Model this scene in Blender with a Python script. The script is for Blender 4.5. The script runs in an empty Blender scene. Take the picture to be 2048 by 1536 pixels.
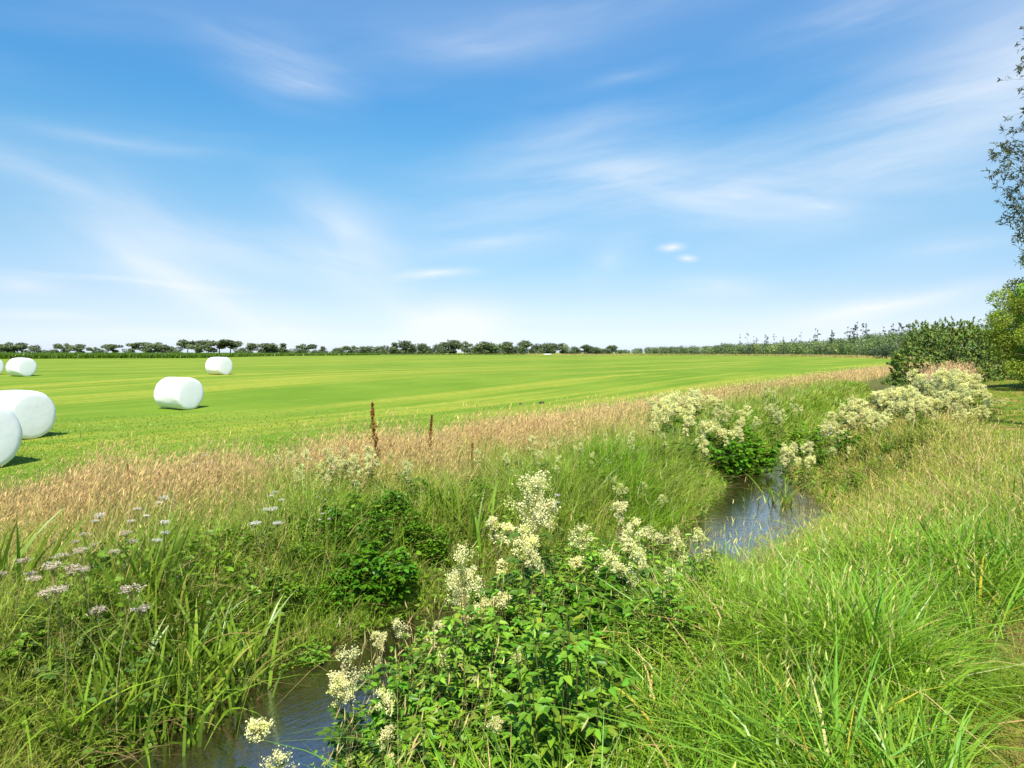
import bpy, math, random
import numpy as np
from math import radians, sin, cos, pi, atan, atan2

scene = bpy.context.scene
R = np.random.default_rng(7)
random.seed(7)

# ------------------------------------------------------------------ camera, sky, sun, exposure
F = 1365.0          # focal length in pixels of the 2048 px wide frame
EYE = 2.10          # eye above the near field (z = 0)
HZ = 705.0          # horizon row
cam_d = bpy.data.cameras.new("camera")
cam = bpy.data.objects.new("camera", cam_d)
scene.collection.objects.link(cam)
cam.location = (0, 0, EYE)
cam.rotation_euler = (radians(90), 0, 0)
cam_d.sensor_width = 36.0
cam_d.lens = 36.0 * F / 2048.0
cam_d.shift_y = -(768.0 - HZ) / 2048.0
cam_d.clip_start = 0.05
cam_d.clip_end = 6000
scene.camera = cam

SUN_AZ, SUN_EL = 181.0, 54.0
scene.view_settings.view_transform = 'Standard'
scene.view_settings.look = 'None'
scene.view_settings.gamma = 1.0
scene.view_settings.exposure = 0.75
scene.cycles.max_bounces = 7
scene.cycles.diffuse_bounces = 3
scene.cycles.glossy_bounces = 2
scene.cycles.transmission_bounces = 4
scene.cycles.use_denoising = True

sun_d = bpy.data.lights.new("sun", 'SUN')
sun_d.energy = 5.0
sun_d.angle = radians(0.6)
sun_d.color = (1.0, 0.95, 0.86)
sun = bpy.data.objects.new("sun", sun_d)
scene.collection.objects.link(sun)
sun.location = (0, -20, 40)
sun.rotation_euler = (radians(90 - SUN_EL), 0, radians(180 - SUN_AZ))

def build_world():
    w = bpy.data.worlds.new("World")
    scene.world = w
    w.use_nodes = True
    nt = w.node_tree
    nt.nodes.clear()
    N, L = nt.nodes.new, nt.links.new
    out = N('ShaderNodeOutputWorld')
    bg = N('ShaderNodeBackground')
    bg.inputs['Strength'].default_value = 0.105
    L(bg.outputs[0], out.inputs[0])
    sky = N('ShaderNodeTexSky')
    sky.sky_type = 'NISHITA'
    sky.sun_disc = False
    sky.sun_elevation = radians(SUN_EL)
    sky.sun_rotation = radians(SUN_AZ)
    sky.air_density = 1.0
    sky.dust_density = 0.6
    sky.ozone_density = 1.6
    def math_(op, a, b=None, c=None, clamp=False):
        n = N('ShaderNodeMath'); n.operation = op; n.use_clamp = clamp
        for i, v in enumerate((a, b, c)):
            if v is None: continue
            if isinstance(v, (int, float)): n.inputs[i].default_value = v
            else: L(v, n.inputs[i])
        return n.outputs[0]
    tc = N('ShaderNodeTexCoord')
    sp = N('ShaderNodeSeparateXYZ')
    L(tc.outputs['Generated'], sp.inputs[0])
    az = math_('ARCTAN2', sp.outputs[0], sp.outputs[1])
    el = math_('ARCSINE', sp.outputs[2])
    cb = N('ShaderNodeCombineXYZ')
    L(az, cb.inputs[0]); L(el, cb.inputs[1])
    # warp the directions so that streak edges fray
    wn = N('ShaderNodeTexNoise'); wn.inputs['Scale'].default_value = 7.0; wn.inputs['Detail'].default_value = 4
    L(cb.outputs[0], wn.inputs['Vector'])
    ws = N('ShaderNodeVectorMath'); ws.operation = 'SUBTRACT'; ws.inputs[1].default_value = (0.5, 0.5, 0.5)
    L(wn.outputs['Color'], ws.inputs[0])
    wm = N('ShaderNodeVectorMath'); wm.operation = 'MULTIPLY_ADD'; wm.inputs[1].default_value = (0.05, 0.022, 0)
    L(ws.outputs[0], wm.inputs[0]); L(cb.outputs[0], wm.inputs[2])
    vec = wm.outputs[0]
    def wisp(rot, sx, sy, lo, hi, detail=7):
        mp = N('ShaderNodeMapping'); mp.vector_type = 'POINT'
        mp.inputs['Rotation'].default_value = (0, 0, radians(rot))
        L(vec, mp.inputs['Vector'])
        m2 = N('ShaderNodeVectorMath'); m2.operation = 'MULTIPLY'; m2.inputs[1].default_value = (sx, sy, 1)
        L(mp.outputs[0], m2.inputs[0])
        n = N('ShaderNodeTexNoise'); n.inputs['Scale'].default_value = 1.0; n.inputs['Detail'].default_value = detail
        n.inputs['Roughness'].default_value = 0.55
        L(m2.outputs[0], n.inputs['Vector'])
        mr = N('ShaderNodeMapRange'); mr.interpolation_type = 'SMOOTHSTEP'
        mr.inputs[1].default_value = lo; mr.inputs[2].default_value = hi
        L(n.outputs[0], mr.inputs[0])
        return mr.outputs[0]
    wA = wisp(12, 3.0, 22, 0.15, 0.85)
    wB = wisp(-8, 3.0, 24, 0.15, 0.85)
    wC = wisp(32, 2.6, 13, 0.18, 0.78)
    streaks = [  # pixel centre, half length, half width, tilt (positive climbs to the right), strength, wisp
        (560, 135, 210, 60, -14, .26, wA), (600, 168, 150, 20, -8, .26, wA), (540, 98, 210, 24, -10, .20, wA),
        (960, 95, 250, 32, 4, .22, wB), (1250, 148, 150, 16, 8, .14, wB), (1200, 20, 700, 40, 4, .12, wB),
        (1850, 200, 560, 115, 8, .22, wB), (2080, 110, 380, 190, 35, .18, wB), (1700, 40, 300, 60, 10, .25, wB),
        (1480, 390, 420, 80, -7, .42, wA), (1230, 350, 320, 90, -4, .36, wB), (1640, 415, 150, 20, -10, .30, wA),
        (1000, 400, 330, 80, 10, .24, wB), (1150, 260, 330, 30, 12, .20, wB), (250, 285, 400, 16, 0, .18, wB),
        (120, 365, 380, 40, -18, .26, wA), (450, 492, 380, 36, -7, .42, wA), (690, 470, 190, 75, -32, .42, wC),
        (980, 490, 240, 30, 4, .30, wB), (700, 530, 300, 50, -10, .25, wA), (300, 420, 300, 60, -30, .2, wC),
        (450, 610, 300, 38, -32, .40, wC), (280, 525, 260, 50, -27, .36, wC), (580, 665, 150, 40, -24, .60, wC),
        (50, 568, 150, 22, -6, .45, wA), (280, 563, 260, 7, -2, .5, wA), (90, 630, 190, 11, -4, .6, wA),
        (875, 549, 105, 9, 4, .42, None), (1340, 496, 38, 8, 6, .55, None), (1372, 516, 28, 7, 0, .50, None), (1024, 650, 1400, 60, 2, .14, None), (400, 560, 700, 120, -6, .12, None), (1000, 30, 1300, 120, 0, .07, None), (2000, 120, 500, 200, 20, .22, None), (1750, 330, 600, 120, 6, .25, wB),
        (910, 658, 150, 48, 8, .80, None), (1430, 570, 130, 22, 0, .55, wB), (1750, 612, 420, 22, 7, .5, wB),
        (1700, 650, 480, 36, 3, .40, wB), (1220, 520, 60, 60, -50, .25, wC), (820, 620, 300, 40, -25, .25, wC),
        (350, 668, 400, 12, 0, .4, wB), (1900, 500, 250, 30, 4, .25, wB),
    ]
    total = None
    for (px, py, hl, hw, tilt, st, wz) in streaks:
        a = atan((px - 1024) / F)
        e = atan((HZ - py) / F * cos(a))
        k = cos(a) / F
        mp = N('ShaderNodeMapping'); mp.vector_type = 'TEXTURE'
        mp.inputs['Location'].default_value = (a, e, 0)
        mp.inputs['Rotation'].default_value = (0, 0, radians(tilt))
        mp.inputs['Scale'].default_value = (hl * k * cos(a) * 1.25, hw * k * 1.85, 1)
        L(vec, mp.inputs['Vector'])
        g = N('ShaderNodeTexGradient'); g.gradient_type = 'QUADRATIC_SPHERE'
        L(mp.outputs[0], g.inputs[0])
        v = math_('MULTIPLY', g.outputs['Fac'], st * 1.65)
        if wz is not None: v = math_('MULTIPLY', v, wz)
        total = v if total is None else math_('ADD', total, v)
    # a faint veil everywhere
    veil = math_('MULTIPLY', wisp(-4, 1.5, 9, 0.42, 0.8), 0.12)
    total = math_('ADD', total, veil)
    cl = math_('MINIMUM', total, 0.92)
    # keep clouds above the horizon
    hz = N('ShaderNodeMapRange'); hz.inputs[1].default_value = -0.02; hz.inputs[2].default_value = 0.0
    L(el, hz.inputs[0])
    cl = math_('MULTIPLY', cl, hz.outputs[0])
    # clearer, deeper blue air than the default atmosphere, by elevation
    cr = N('ShaderNodeValToRGB'); e_ = cr.color_ramp.elements
    sel = math_('DIVIDE', el, radians(90))
    grades = [(0.0, (.86, 1.02, 1.50)), (2.1, (.68, .76, 1.04)), (4.4, (.65, .71, .85)), (8.7, (.60, .77, .84)), (12.6, (.60, .87, .93)), (15.7, (.50, .90, 1.0)), (19.7, (.38, .87, 1.08)), (26, (.42, .95, 1.22)), (90, (.5, 1.0, 1.25))]
    for k, (d_, c_) in enumerate(grades):
        if k < 2: q_ = e_[k]; q_.position = d_ / 90
        else: q_ = e_.new(d_ / 90)
        q_.color = (*c_, 1)
    L(sel, cr.inputs[0])
    tint = N('ShaderNodeMix'); tint.data_type = 'RGBA'; tint.blend_type = 'MULTIPLY'
    tint.inputs[0].default_value = 1.0
    L(cr.outputs[0], tint.inputs['B'])
    L(sky.outputs[0], tint.inputs['A'])
    mx = N('ShaderNodeMix'); mx.data_type = 'RGBA'
    mx.inputs['B'].default_value = CLOUD_COL
    L(cl, mx.inputs[0]); L(tint.outputs['Result'], mx.inputs['A'])
    L(mx.outputs['Result'], bg.inputs['Color'])
CLOUD_COL = (5.4, 5.7, 6.1, 1)
build_world()

# ------------------------------------------------------------------ materials
def leaf_mat(name, trans=0.30, gloss=0.05, rough=0.42, gain=1.0):
    m = bpy.data.materials.new(name); m.use_nodes = True
    nt = m.node_tree; nt.nodes.clear(); N, L = nt.nodes.new, nt.links.new
    out = N('ShaderNodeOutputMaterial')
    at = N('ShaderNodeAttribute'); at.attribute_name = 'Col'
    oi = N('ShaderNodeObjectInfo')
    hv = N('ShaderNodeHueSaturation')
    mr = N('ShaderNodeMapRange'); mr.inputs[3].default_value = 0.86 * gain; mr.inputs[4].default_value = 1.14 * gain
    L(oi.outputs['Random'], mr.inputs[0]); L(mr.outputs[0], hv.inputs['Value'])
    L(at.outputs['Color'], hv.inputs['Color'])
    d = N('ShaderNodeBsdfDiffuse'); L(hv.outputs[0], d.inputs[0])
    t = N('ShaderNodeBsdfTranslucent'); L(hv.outputs[0], t.inputs[0])
    mx = N('ShaderNodeMixShader'); mx.inputs[0].default_value = trans
    L(d.outputs[0], mx.inputs[1]); L(t.outputs[0], mx.inputs[2])
    if gloss > 0:
        g = N('ShaderNodeBsdfGlossy'); g.inputs['Roughness'].default_value = rough
        g.inputs[0].default_value = (0.9, 0.95, 1.0, 1)
        m2 = N('ShaderNodeMixShader'); m2.inputs[0].default_value = gloss
        L(mx.outputs[0], m2.inputs[1]); L(g.outputs[0], m2.inputs[2])
        L(m2.outputs[0], out.inputs[0])
    else:
        L(mx.outputs[0], out.inputs[0])
    return m

M_GRASS = leaf_mat("grass_blade", 0.36, 0.022, 0.38)
M_DRY = leaf_mat("dry_stalk", 0.30, 0.0)
M_LEAF = leaf_mat("green_leaf", 0.28, 0.022, 0.45)
M_PETAL = leaf_mat("cream_petal", 0.35, 0.0)
M_CROWN = leaf_mat("tree_leaf", 0.30, 0.015, 0.5)
M_BARK = leaf_mat("bark", 0.0, 0.0)

def ground_mat():
    m = bpy.data.materials.new("meadow_soil"); m.use_nodes = True
    nt = m.node_tree; N, L = nt.nodes.new, nt.links.new
    b = nt.nodes['Principled BSDF']; b.inputs['Roughness'].default_value = 0.9
    b.inputs['Specular IOR Level'].default_value = 0.1
    geo = N('ShaderNodeNewGeometry')
    at = N('ShaderNodeAttribute'); at.attribute_name = 'Zone'      # r field, g path, b bare bed
    sp = N('ShaderNodeSeparateColor'); L(at.outputs['Color'], sp.inputs[0])
    def noise(scale, det, sx=1, sy=1, rot=0):
        mp = N('ShaderNodeMapping'); mp.inputs['Rotation'].default_value = (0, 0, rot)
        L(geo.outputs['Position'], mp.inputs[0])
        vm = N('ShaderNodeVectorMath'); vm.operation = 'MULTIPLY'; vm.inputs[1].default_value = (sx, sy, 1)
        L(mp.outputs[0], vm.inputs[0])
        n = N('ShaderNodeTexNoise'); n.inputs['Scale'].default_value = scale; n.inputs['Detail'].default_value = det
        n.inputs['Roughness'].default_value = 0.6
        L(vm.outputs[0], n.inputs['Vector'])
        return n.outputs[0]
    def mixc(f, a, c):
        x = N('ShaderNodeMix'); x.data_type = 'RGBA'
        for s, v in (('A', a), ('B', c)):
            if isinstance(v, tuple): x.inputs[s].default_value = (*v, 1)
            else: L(v, x.inputs[s])
        if isinstance(f, float): x.inputs[0].default_value = f
        else: L(f, x.inputs[0])
        return x.outputs['Result']
    def ramp(v, lo, hi):
        r = N('ShaderNodeMapRange'); r.interpolation_type = 'SMOOTHSTEP'
        r.inputs[1].default_value = lo; r.inputs[2].default_value = hi
        L(v, r.inputs[0]); return r.outputs[0]
    # the swaths run along the field edge, direction (0.8, 1)
    rot = atan2(0.80, 1.0)
    sw = ramp(noise(0.42, 3, 1.0, 0.035, rot), 0.50, 0.64)
    sw2 = ramp(noise(0.9, 4, 1.0, 0.06, rot), 0.50, 0.70)
    pat = ramp(noise(0.16, 5), 0.36, 0.68)
    fine = ramp(noise(7.0, 5, 1.0, 0.5, rot), 0.30, 0.75)
    grn = mixc(pat, FIELD_A, FIELD_B)
    grn = mixc(fine, mixc(0.25, grn, (0.11, 0.185, 0.004)), grn)
    straw = mixc(fine, (0.22, 0.25, 0.015), (0.36, 0.34, 0.06))
    def mul(a, k):
        x = N('ShaderNodeMath'); x.operation = 'MULTIPLY'; L(a, x.inputs[0])
        if isinstance(k, float): x.inputs[1].default_value = k
        else: L(k, x.inputs[1])
        return x.outputs[0]
    field = mixc(mul(sw, 0.75), grn, straw)
    field = mixc(mul(sw2, 0.60), field, straw)
    bank = mixc(ramp(noise(2.5, 5), 0.35, 0.65), (0.060, 0.085, 0.014), (0.13, 0.12, 0.035))
    path = mixc(ramp(noise(1.6, 4), 0.40, 0.65), (0.11, 0.17, 0.010), (0.24, 0.18, 0.045))
    c = mixc(sp.outputs[0], bank, field)
    c = mixc(sp.outputs[1], c, path)
    c = mixc(sp.outputs[2], c, (0.035, 0.026, 0.016))
    L(c, b.inputs['Base Color'])
    bp = N('ShaderNodeBump'); bp.inputs['Strength'].default_value = 0.6; bp.inputs['Distance'].default_value = 0.05
    L(noise(9.0, 6), bp.inputs['Height']); L(bp.outputs[0], b.inputs['Normal'])
    return m
FIELD_A, FIELD_B = (0.113, 0.198, 0.013), (0.163, 0.243, 0.022)

def water_mat():
    m = bpy.data.materials.new("stream_water"); m.use_nodes = True
    nt = m.node_tree; N, L = nt.nodes.new, nt.links.new
    b = nt.nodes['Principled BSDF']
    b.inputs['Base Color'].default_value = (0.020, 0.013, 0.007, 1)
    b.inputs['Roughness'].default_value = 0.04
    b.inputs['IOR'].default_value = 1.40
    b.inputs['Coat Weight'].default_value = 1.0; b.inputs['Coat Roughness'].default_value = 0.02; b.inputs['Coat IOR'].default_value = 3.6
    geo = N('ShaderNodeNewGeometry')
    mp = N('ShaderNodeMapping'); mp.inputs['Rotation'].default_value = (0, 0, radians(-45))
    L(geo.outputs['Position'], mp.inputs[0])
    vm = N('ShaderNodeVectorMath'); vm.operation = 'MULTIPLY'; vm.inputs[1].default_value = (8.0, 22.0, 1)
    L(mp.outputs[0], vm.inputs[0])
    n = N('ShaderNodeTexNoise'); n.inputs['Scale'].default_value = 1.0; n.inputs['Detail'].default_value = 4
    n.inputs['Distortion'].default_value = 1.2
    L(vm.outputs[0], n.inputs['Vector'])
    bp = N('ShaderNodeBump'); bp.inputs['Strength'].default_value = 0.5; bp.inputs['Distance'].default_value = 0.0075
    L(n.outputs[0], bp.inputs['Height']); L(bp.outputs[0], b.inputs['Normal']); L(bp.outputs[0], b.inputs['Coat Normal'])
    return m

def film_mat():
    m = bpy.data.materials.new("white_film"); m.use_nodes = True
    nt = m.node_tree; N, L = nt.nodes.new, nt.links.new
    b = nt.nodes['Principled BSDF']
    b.inputs['Base Color'].default_value = (0.79, 0.78, 0.76, 1)
    b.inputs['Roughness'].default_value = 0.33
    tc = N('ShaderNodeTexCoord')
    vm = N('ShaderNodeVectorMath'); vm.operation = 'MULTIPLY'; vm.inputs[1].default_value = (10, 2.0, 2.0)
    L(tc.outputs['Object'], vm.inputs[0])
    n = N('ShaderNodeTexNoise'); n.inputs['Scale'].default_value = 1.6; n.inputs['Detail'].default_value = 5
    L(vm.outputs[0], n.inputs['Vector'])
    bp = N('ShaderNodeBump'); bp.inputs['Strength'].default_value = 0.3; bp.inputs['Distance'].default_value = 0.03
    L(n.outputs[0], bp.inputs['Height']); L(bp.outputs[0], b.inputs['Normal'])
    return m

def plain_mat(name, col, rough=0.8):
    m = bpy.data.materials.new(name); m.use_nodes = True
    nt = m.node_tree; N, L = nt.nodes.new, nt.links.new
    b = nt.nodes['Principled BSDF']; b.inputs['Roughness'].default_value = rough
    n = N('ShaderNodeTexNoise'); n.inputs['Scale'].default_value = 12; n.inputs['Detail'].default_value = 5
    x = N('ShaderNodeMix'); x.data_type = 'RGBA'
    x.inputs['A'].default_value = (*[c * .75 for c in col], 1); x.inputs['B'].default_value = (*[min(1, c * 1.15) for c in col], 1)
    L(n.outputs[0], x.inputs[0]); L(x.outputs['Result'], b.inputs['Base Color'])
    return m

# ------------------------------------------------------------------ mesh helpers
class MB:
    """collects vertices, faces and colours, builds ONE mesh"""
    def __init__(s): s.V = []; s.Q = []; s.T = []; s.C = []; s.n = 0
    def add(s, V, Q=None, T=None, C=(1, 1, 1)):
        V = np.asarray(V, float).reshape(-1, 3)
        C = np.asarray(C, float)
        if C.ndim == 1: C = np.tile(C, (len(V), 1))
        s.V.append(V); s.C.append(C.reshape(-1, 3))
        if Q is not None and len(Q): s.Q.append(np.asarray(Q, int).reshape(-1, 4) + s.n)
        if T is not None and len(T): s.T.append(np.asarray(T, int).reshape(-1, 3) + s.n)
        s.n += len(V)
    def mesh(s, name, mat, smooth=False):
        me = bpy.data.meshes.new(name)
        V = np.concatenate(s.V) if s.V else np.zeros((0, 3))
        Q = np.concatenate(s.Q) if s.Q else np.zeros((0, 4), int)
        T = np.concatenate(s.T) if s.T else np.zeros((0, 3), int)
        me.vertices.add(len(V)); me.vertices.foreach_set('co', V.astype(np.float32).ravel())
        loops = np.concatenate([Q.ravel(), T.ravel()]).astype(np.int32)
        me.loops.add(len(loops)); me.loops.foreach_set('vertex_index', loops)
        st = np.concatenate([np.arange(len(Q)) * 4, len(Q) * 4 + np.arange(len(T)) * 3]).astype(np.int32)
        me.polygons.add(len(st)); me.polygons.foreach_set('loop_start', st)
        if smooth: me.polygons.foreach_set('use_smooth', np.ones(len(st), bool))
        a = me.attributes.new('Col', 'FLOAT_COLOR', 'POINT')
        C = np.concatenate(s.C); C = np.hstack([C, np.ones((len(C), 1))])
        a.data.foreach_set('color', C.astype(np.float32).ravel())
        me.materials.append(mat)
        me.update(calc_edges=True)
        return me

def norm(v): return v / np.maximum(np.linalg.norm(v, axis=-1, keepdims=True), 1e-9)

def rand_dirs(n, rng):
    return norm(rng.normal(size=(n, 3)))

def jitter(col, n, rng, amt=0.16, hue=0.10):
    """per item colours: value and yellow/green variation of the plant's own colour"""
    c = np.tile(np.asarray(col, float), (n, 1))
    v = 1 + rng.normal(size=(n, 1)) * amt
    c = c * np.clip(v, .45, 1.7)
    c[:, 0] *= np.clip(1 + rng.normal(size=n) * hue, .4, 1.8)
    return np.clip(c, 0, .9)

def leaves(mb, P, D, Nn, L, W, C, fold=0.18, droop=0.15):
    """folded ovate leaves, two quads each"""
    n = len(P)
    D = norm(D); S = norm(np.cross(D, Nn)); U = np.cross(S, D)
    L = np.broadcast_to(np.asarray(L, float), (n,))[:, None]; W = np.broadcast_to(np.asarray(W, float), (n,))[:, None]
    tip = P + D * L - U * L * droop
    r1 = P + D * L * .30 + S * W * .5 + U * W * fold
    r2 = P + D * L * .68 + S * W * .40 + U * (W * fold - L * droop * .4)
    l1 = P + D * L * .30 - S * W * .5 + U * W * fold
    l2 = P + D * L * .68 - S * W * .40 + U * (W * fold - L * droop * .4)
    V = np.stack([P, r1, r2, tip, l2, l1], 1)
    i = np.arange(n)[:, None] * 6
    Q = np.concatenate([i + [0, 1, 2, 3], i + [0, 3, 4, 5]])
    mb.add(V, Q=Q, C=np.repeat(C, 6, axis=0) if np.asarray(C).ndim == 2 else C)

def blades(mb, P, h, w, az, lean, bend, C0, C1, n=3, rng=R):
    """tapering curved blades of grass"""
    N_ = len(P)
    d = np.stack([np.sin(az), np.cos(az), np.zeros(N_)], 1)
    fa = rng.uniform(0, 2 * pi, N_)
    s = np.stack([np.cos(fa), np.sin(fa), np.zeros(N_)], 1)
    rows, cols = [], []
    for k in range(n + 1):
        t = k / n
        off = h * (lean * t + bend * t * t)
        z = h * t * (1 - 0.42 * np.clip(bend, 0, 1.6) * t * t)
        c = P + d * off[:, None]; c[:, 2] += z
        ww = w * (0.75 + .5 * t) * (1 - t ** 2.2) * .5 + w * .02
        rows += [c - s * ww[:, None], c + s * ww[:, None]]
        cc = C0 * (1 - t) + C1 * t
        cols += [cc, cc]
    V = np.stack(rows, 1); C = np.stack(cols, 1)
    m = 2 * (n + 1)
    i = np.arange(N_)[:, None] * m
    Q = np.concatenate([i + [2 * k, 2 * k + 1, 2 * k + 3, 2 * k + 2] for k in range(n)])
    mb.add(V, Q=Q, C=C.reshape(-1, 3))

def tube(mb, pts, r0, r1, C, sides=5):
    pts = np.asarray(pts, float); n = len(pts)
    rings = []
    for k in range(n):
        t = pts[min(k + 1, n - 1)] - pts[max(k - 1, 0)]
        t = t / (np.linalg.norm(t) + 1e-9)
        a = np.array([0, 1, 0]) if abs(t[1]) < .8 else np.array([1, 0, 0])
        u = np.cross(t, a); u /= np.linalg.norm(u); v = np.cross(t, u)
        r = r0 + (r1 - r0) * k / (n - 1)
        an = np.arange(sides) * 2 * pi / sides
        rings.append(pts[k] + r * (np.cos(an)[:, None] * u + np.sin(an)[:, None] * v))
    V = np.concatenate(rings); Q = []
    for k in range(n - 1):
        for j in range(sides):
            Q.append((k * sides + j, k * sides + (j + 1) % sides, (k + 1) * sides + (j + 1) % sides, (k + 1) * sides + j))
    mb.add(V, Q=Q, C=C)

def link(name, me, parent=None):
    o = bpy.data.objects.new(name, me)
    scene.collection.objects.link(o)
    if parent is not None: o.parent = parent
    return o

def tag(o, label=None, cat=None, group=None, kind=None):
    if label: o['label'] = label
    if cat: o['category'] = cat
    if group: o['group'] = group
    if kind: o['kind'] = kind
    return o

def place(name, parts, loc, rz=0.0, sc=1.0, label=None, cat=None, group=None, tilt=(0, 0)):
    """a thing: an Empty at its base with its part meshes (shared data) as children"""
    e = bpy.data.objects.new(name, None)
    scene.collection.objects.link(e)
    e.empty_display_size = 0.1
    e.location = loc; e.rotation_euler = (tilt[0], tilt[1], rz)
    e.scale = sc if isinstance(sc, tuple) else (sc, sc, sc)
    tag(e, label, cat, group)
    for pn, me in parts: link(pn, me, e)
    return e

# ------------------------------------------------------------------ terrain
KN = np.array([(-8, -9), (-6.2, -4), (-4.9, -1), (-3.9, 0.9), (-2.9, 2.8), (-2.1, 4.4), (-1.4, 5.8), (-0.5, 6.9), (0.9, 8.0), (2.9, 9.9), (4.65, 12.6),
               (6.0, 16.5), (9.5, 22), (14, 29), (22, 40), (40, 65), (80, 115), (150, 200), (300, 380), (700, 800)], float)
def catmull(P, m=24):
    out = []
    for i in range(1, len(P) - 2):
        p0, p1, p2, p3 = P[i - 1], P[i], P[i + 1], P[i + 2]
        for k in range(m):
            t = k / m
            out.append(.5 * ((2 * p1) + (-p0 + p2) * t + (2 * p0 - 5 * p1 + 4 * p2 - p3) * t * t + (-p0 + 3 * p1 - 3 * p2 + p3) * t ** 3))
    return np.array(out)
LINE = catmull(KN)
TAN = norm(np.gradient(LINE, axis=0))
def half_width(yc):
    return np.interp(yc, [0, 5, 6.5, 8, 10, 12.5, 14.5, 16, 22, 400], [.80, .82, .70, .58, .75, .95, .72, .34, .30, .30])
def stream(X, Y):
    """signed distance from the stream's middle (positive on the camera's side) and half width there"""
    X = np.asarray(X, float).ravel(); Y = np.asarray(Y, float).ravel()
    s = np.empty(len(X)); w = np.empty(len(X))
    for a in range(0, len(X), 20000):
        dx = X[a:a + 20000, None] - LINE[None, :, 0]; dy = Y[a:a + 20000, None] - LINE[None, :, 1]
        i = np.argmin(dx * dx + dy * dy, 1)
        r = np.arange(len(i))
        ddx, ddy = dx[r, i], dy[r, i]
        side = TAN[i, 1] * ddx - TAN[i, 0] * ddy
        s[a:a + 20000] = np.sign(side) * np.hypot(ddx, ddy)
        w[a:a + 20000] = half_width(LINE[i, 1])
    return s, w
def sm(x): x = np.clip(x, 0, 1); return x * x * (3 - 2 * x)
WATER = -0.75
def rise(Y):
    return 0.68 * sm((Y - 22) / 26) + 0.42 * sm((Y - 46) / 160)
def ground_z(X, Y, sw=None):
    X = np.asarray(X, float).ravel(); Y = np.asarray(Y, float).ravel()
    s, w = sw if sw is not None else stream(X, Y)
    d = np.abs(s) - w
    bed = WATER - 0.06 - 0.28 * np.clip(-d / np.maximum(w, .1), 0, 1)
    left = WATER - .06 + 0.80 * sm(d / 1.0)
    right = WATER - .06 + 1.10 * sm((d + .15) / 3.5)
    z = np.where(d < 0, bed, np.where(s < 0, left, right))
    z = z + rise(Y) * sm((d - 1.2) / 6)
    bump = 0.03 * np.sin(X * 1.7 + 1.3 * np.sin(Y * .9)) * np.sin(Y * 1.3 + X * .4) + 0.02 * np.sin(X * 4.1) * np.sin(Y * 3.7)
    z = z + bump * sm(d / .8) * np.where(s < 0, np.where(s < -5, .5, 1), 1)
    return z
def field_edge(Y): return np.interp(Y, [0, 7, 12, 20, 32, 60, 300], [7.0, 6.9, 6.2, 5.2, 4.2, 4.0, 4.0])
def at(px, Y): return (px - 1024) / F * Y

def axis_coords(lo, hi, step, far, grow=1.16):
    a = list(np.arange(lo, hi, step))
    st = step; x = a[-1]
    while x < far[1]:
        st *= grow; x += st; a.append(x)
    st = step; x = a[0]; pre = []
    while x > far[0]:
        st *= grow; x -= st; pre.append(x)
    return np.array(pre[::-1] + a)
gx = axis_coords(-12, 13, 0.13, (-2500, 2500)); gy = axis_coords(-3, 30, 0.13, (-60, 4000))
GX, GY = np.meshgrid(gx, gy, indexing='xy')
SW = stream(GX, GY)
GZ = ground_z(GX, GY, SW)
nx, ny = len(gx), len(gy)
mb = MB()
ii = (np.arange(ny - 1)[:, None] * nx + np.arange(nx - 1)[None, :]).ravel()
mb.add(np.stack([GX.ravel(), GY.ravel(), GZ], 1), Q=np.stack([ii, ii + 1, ii + nx + 1, ii + nx], 1))
me = mb.mesh("ground", ground_mat(), smooth=True)
za = me.attributes.new('Zone', 'FLOAT_COLOR', 'POINT')
s_, w_ = SW
fe = field_edge(GY.ravel())
zone = np.stack([sm((-s_ - fe + .3) / 1.0), sm((s_ - 4.1) / .5), 1 - sm((np.abs(s_) - w_) / .5), np.ones(len(s_))], 1)
za.data.foreach_set('color', zone.astype(np.float32).ravel())
tag(link("ground", me), kind='structure')

mb = MB()
sel = [i for i in range(len(LINE)) if LINE[i, 1] < 60]
V = []
for i in sel:
    nrm = np.array([TAN[i, 1], -TAN[i, 0]]); hw = half_width(LINE[i, 1]) + .35
    for k in (-1, -.5, 0, .5, 1):
        V.append((*(LINE[i] + nrm * hw * k), WATER))
Q = [(r * 5 + k, r * 5 + k + 1, r * 5 + k + 6, r * 5 + k + 5) for r in range(len(sel) - 1) for k in range(4)]
mb.add(V, Q=Q)
tag(link("water", mb.mesh("water", water_mat(), smooth=True)), kind='structure')

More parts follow.
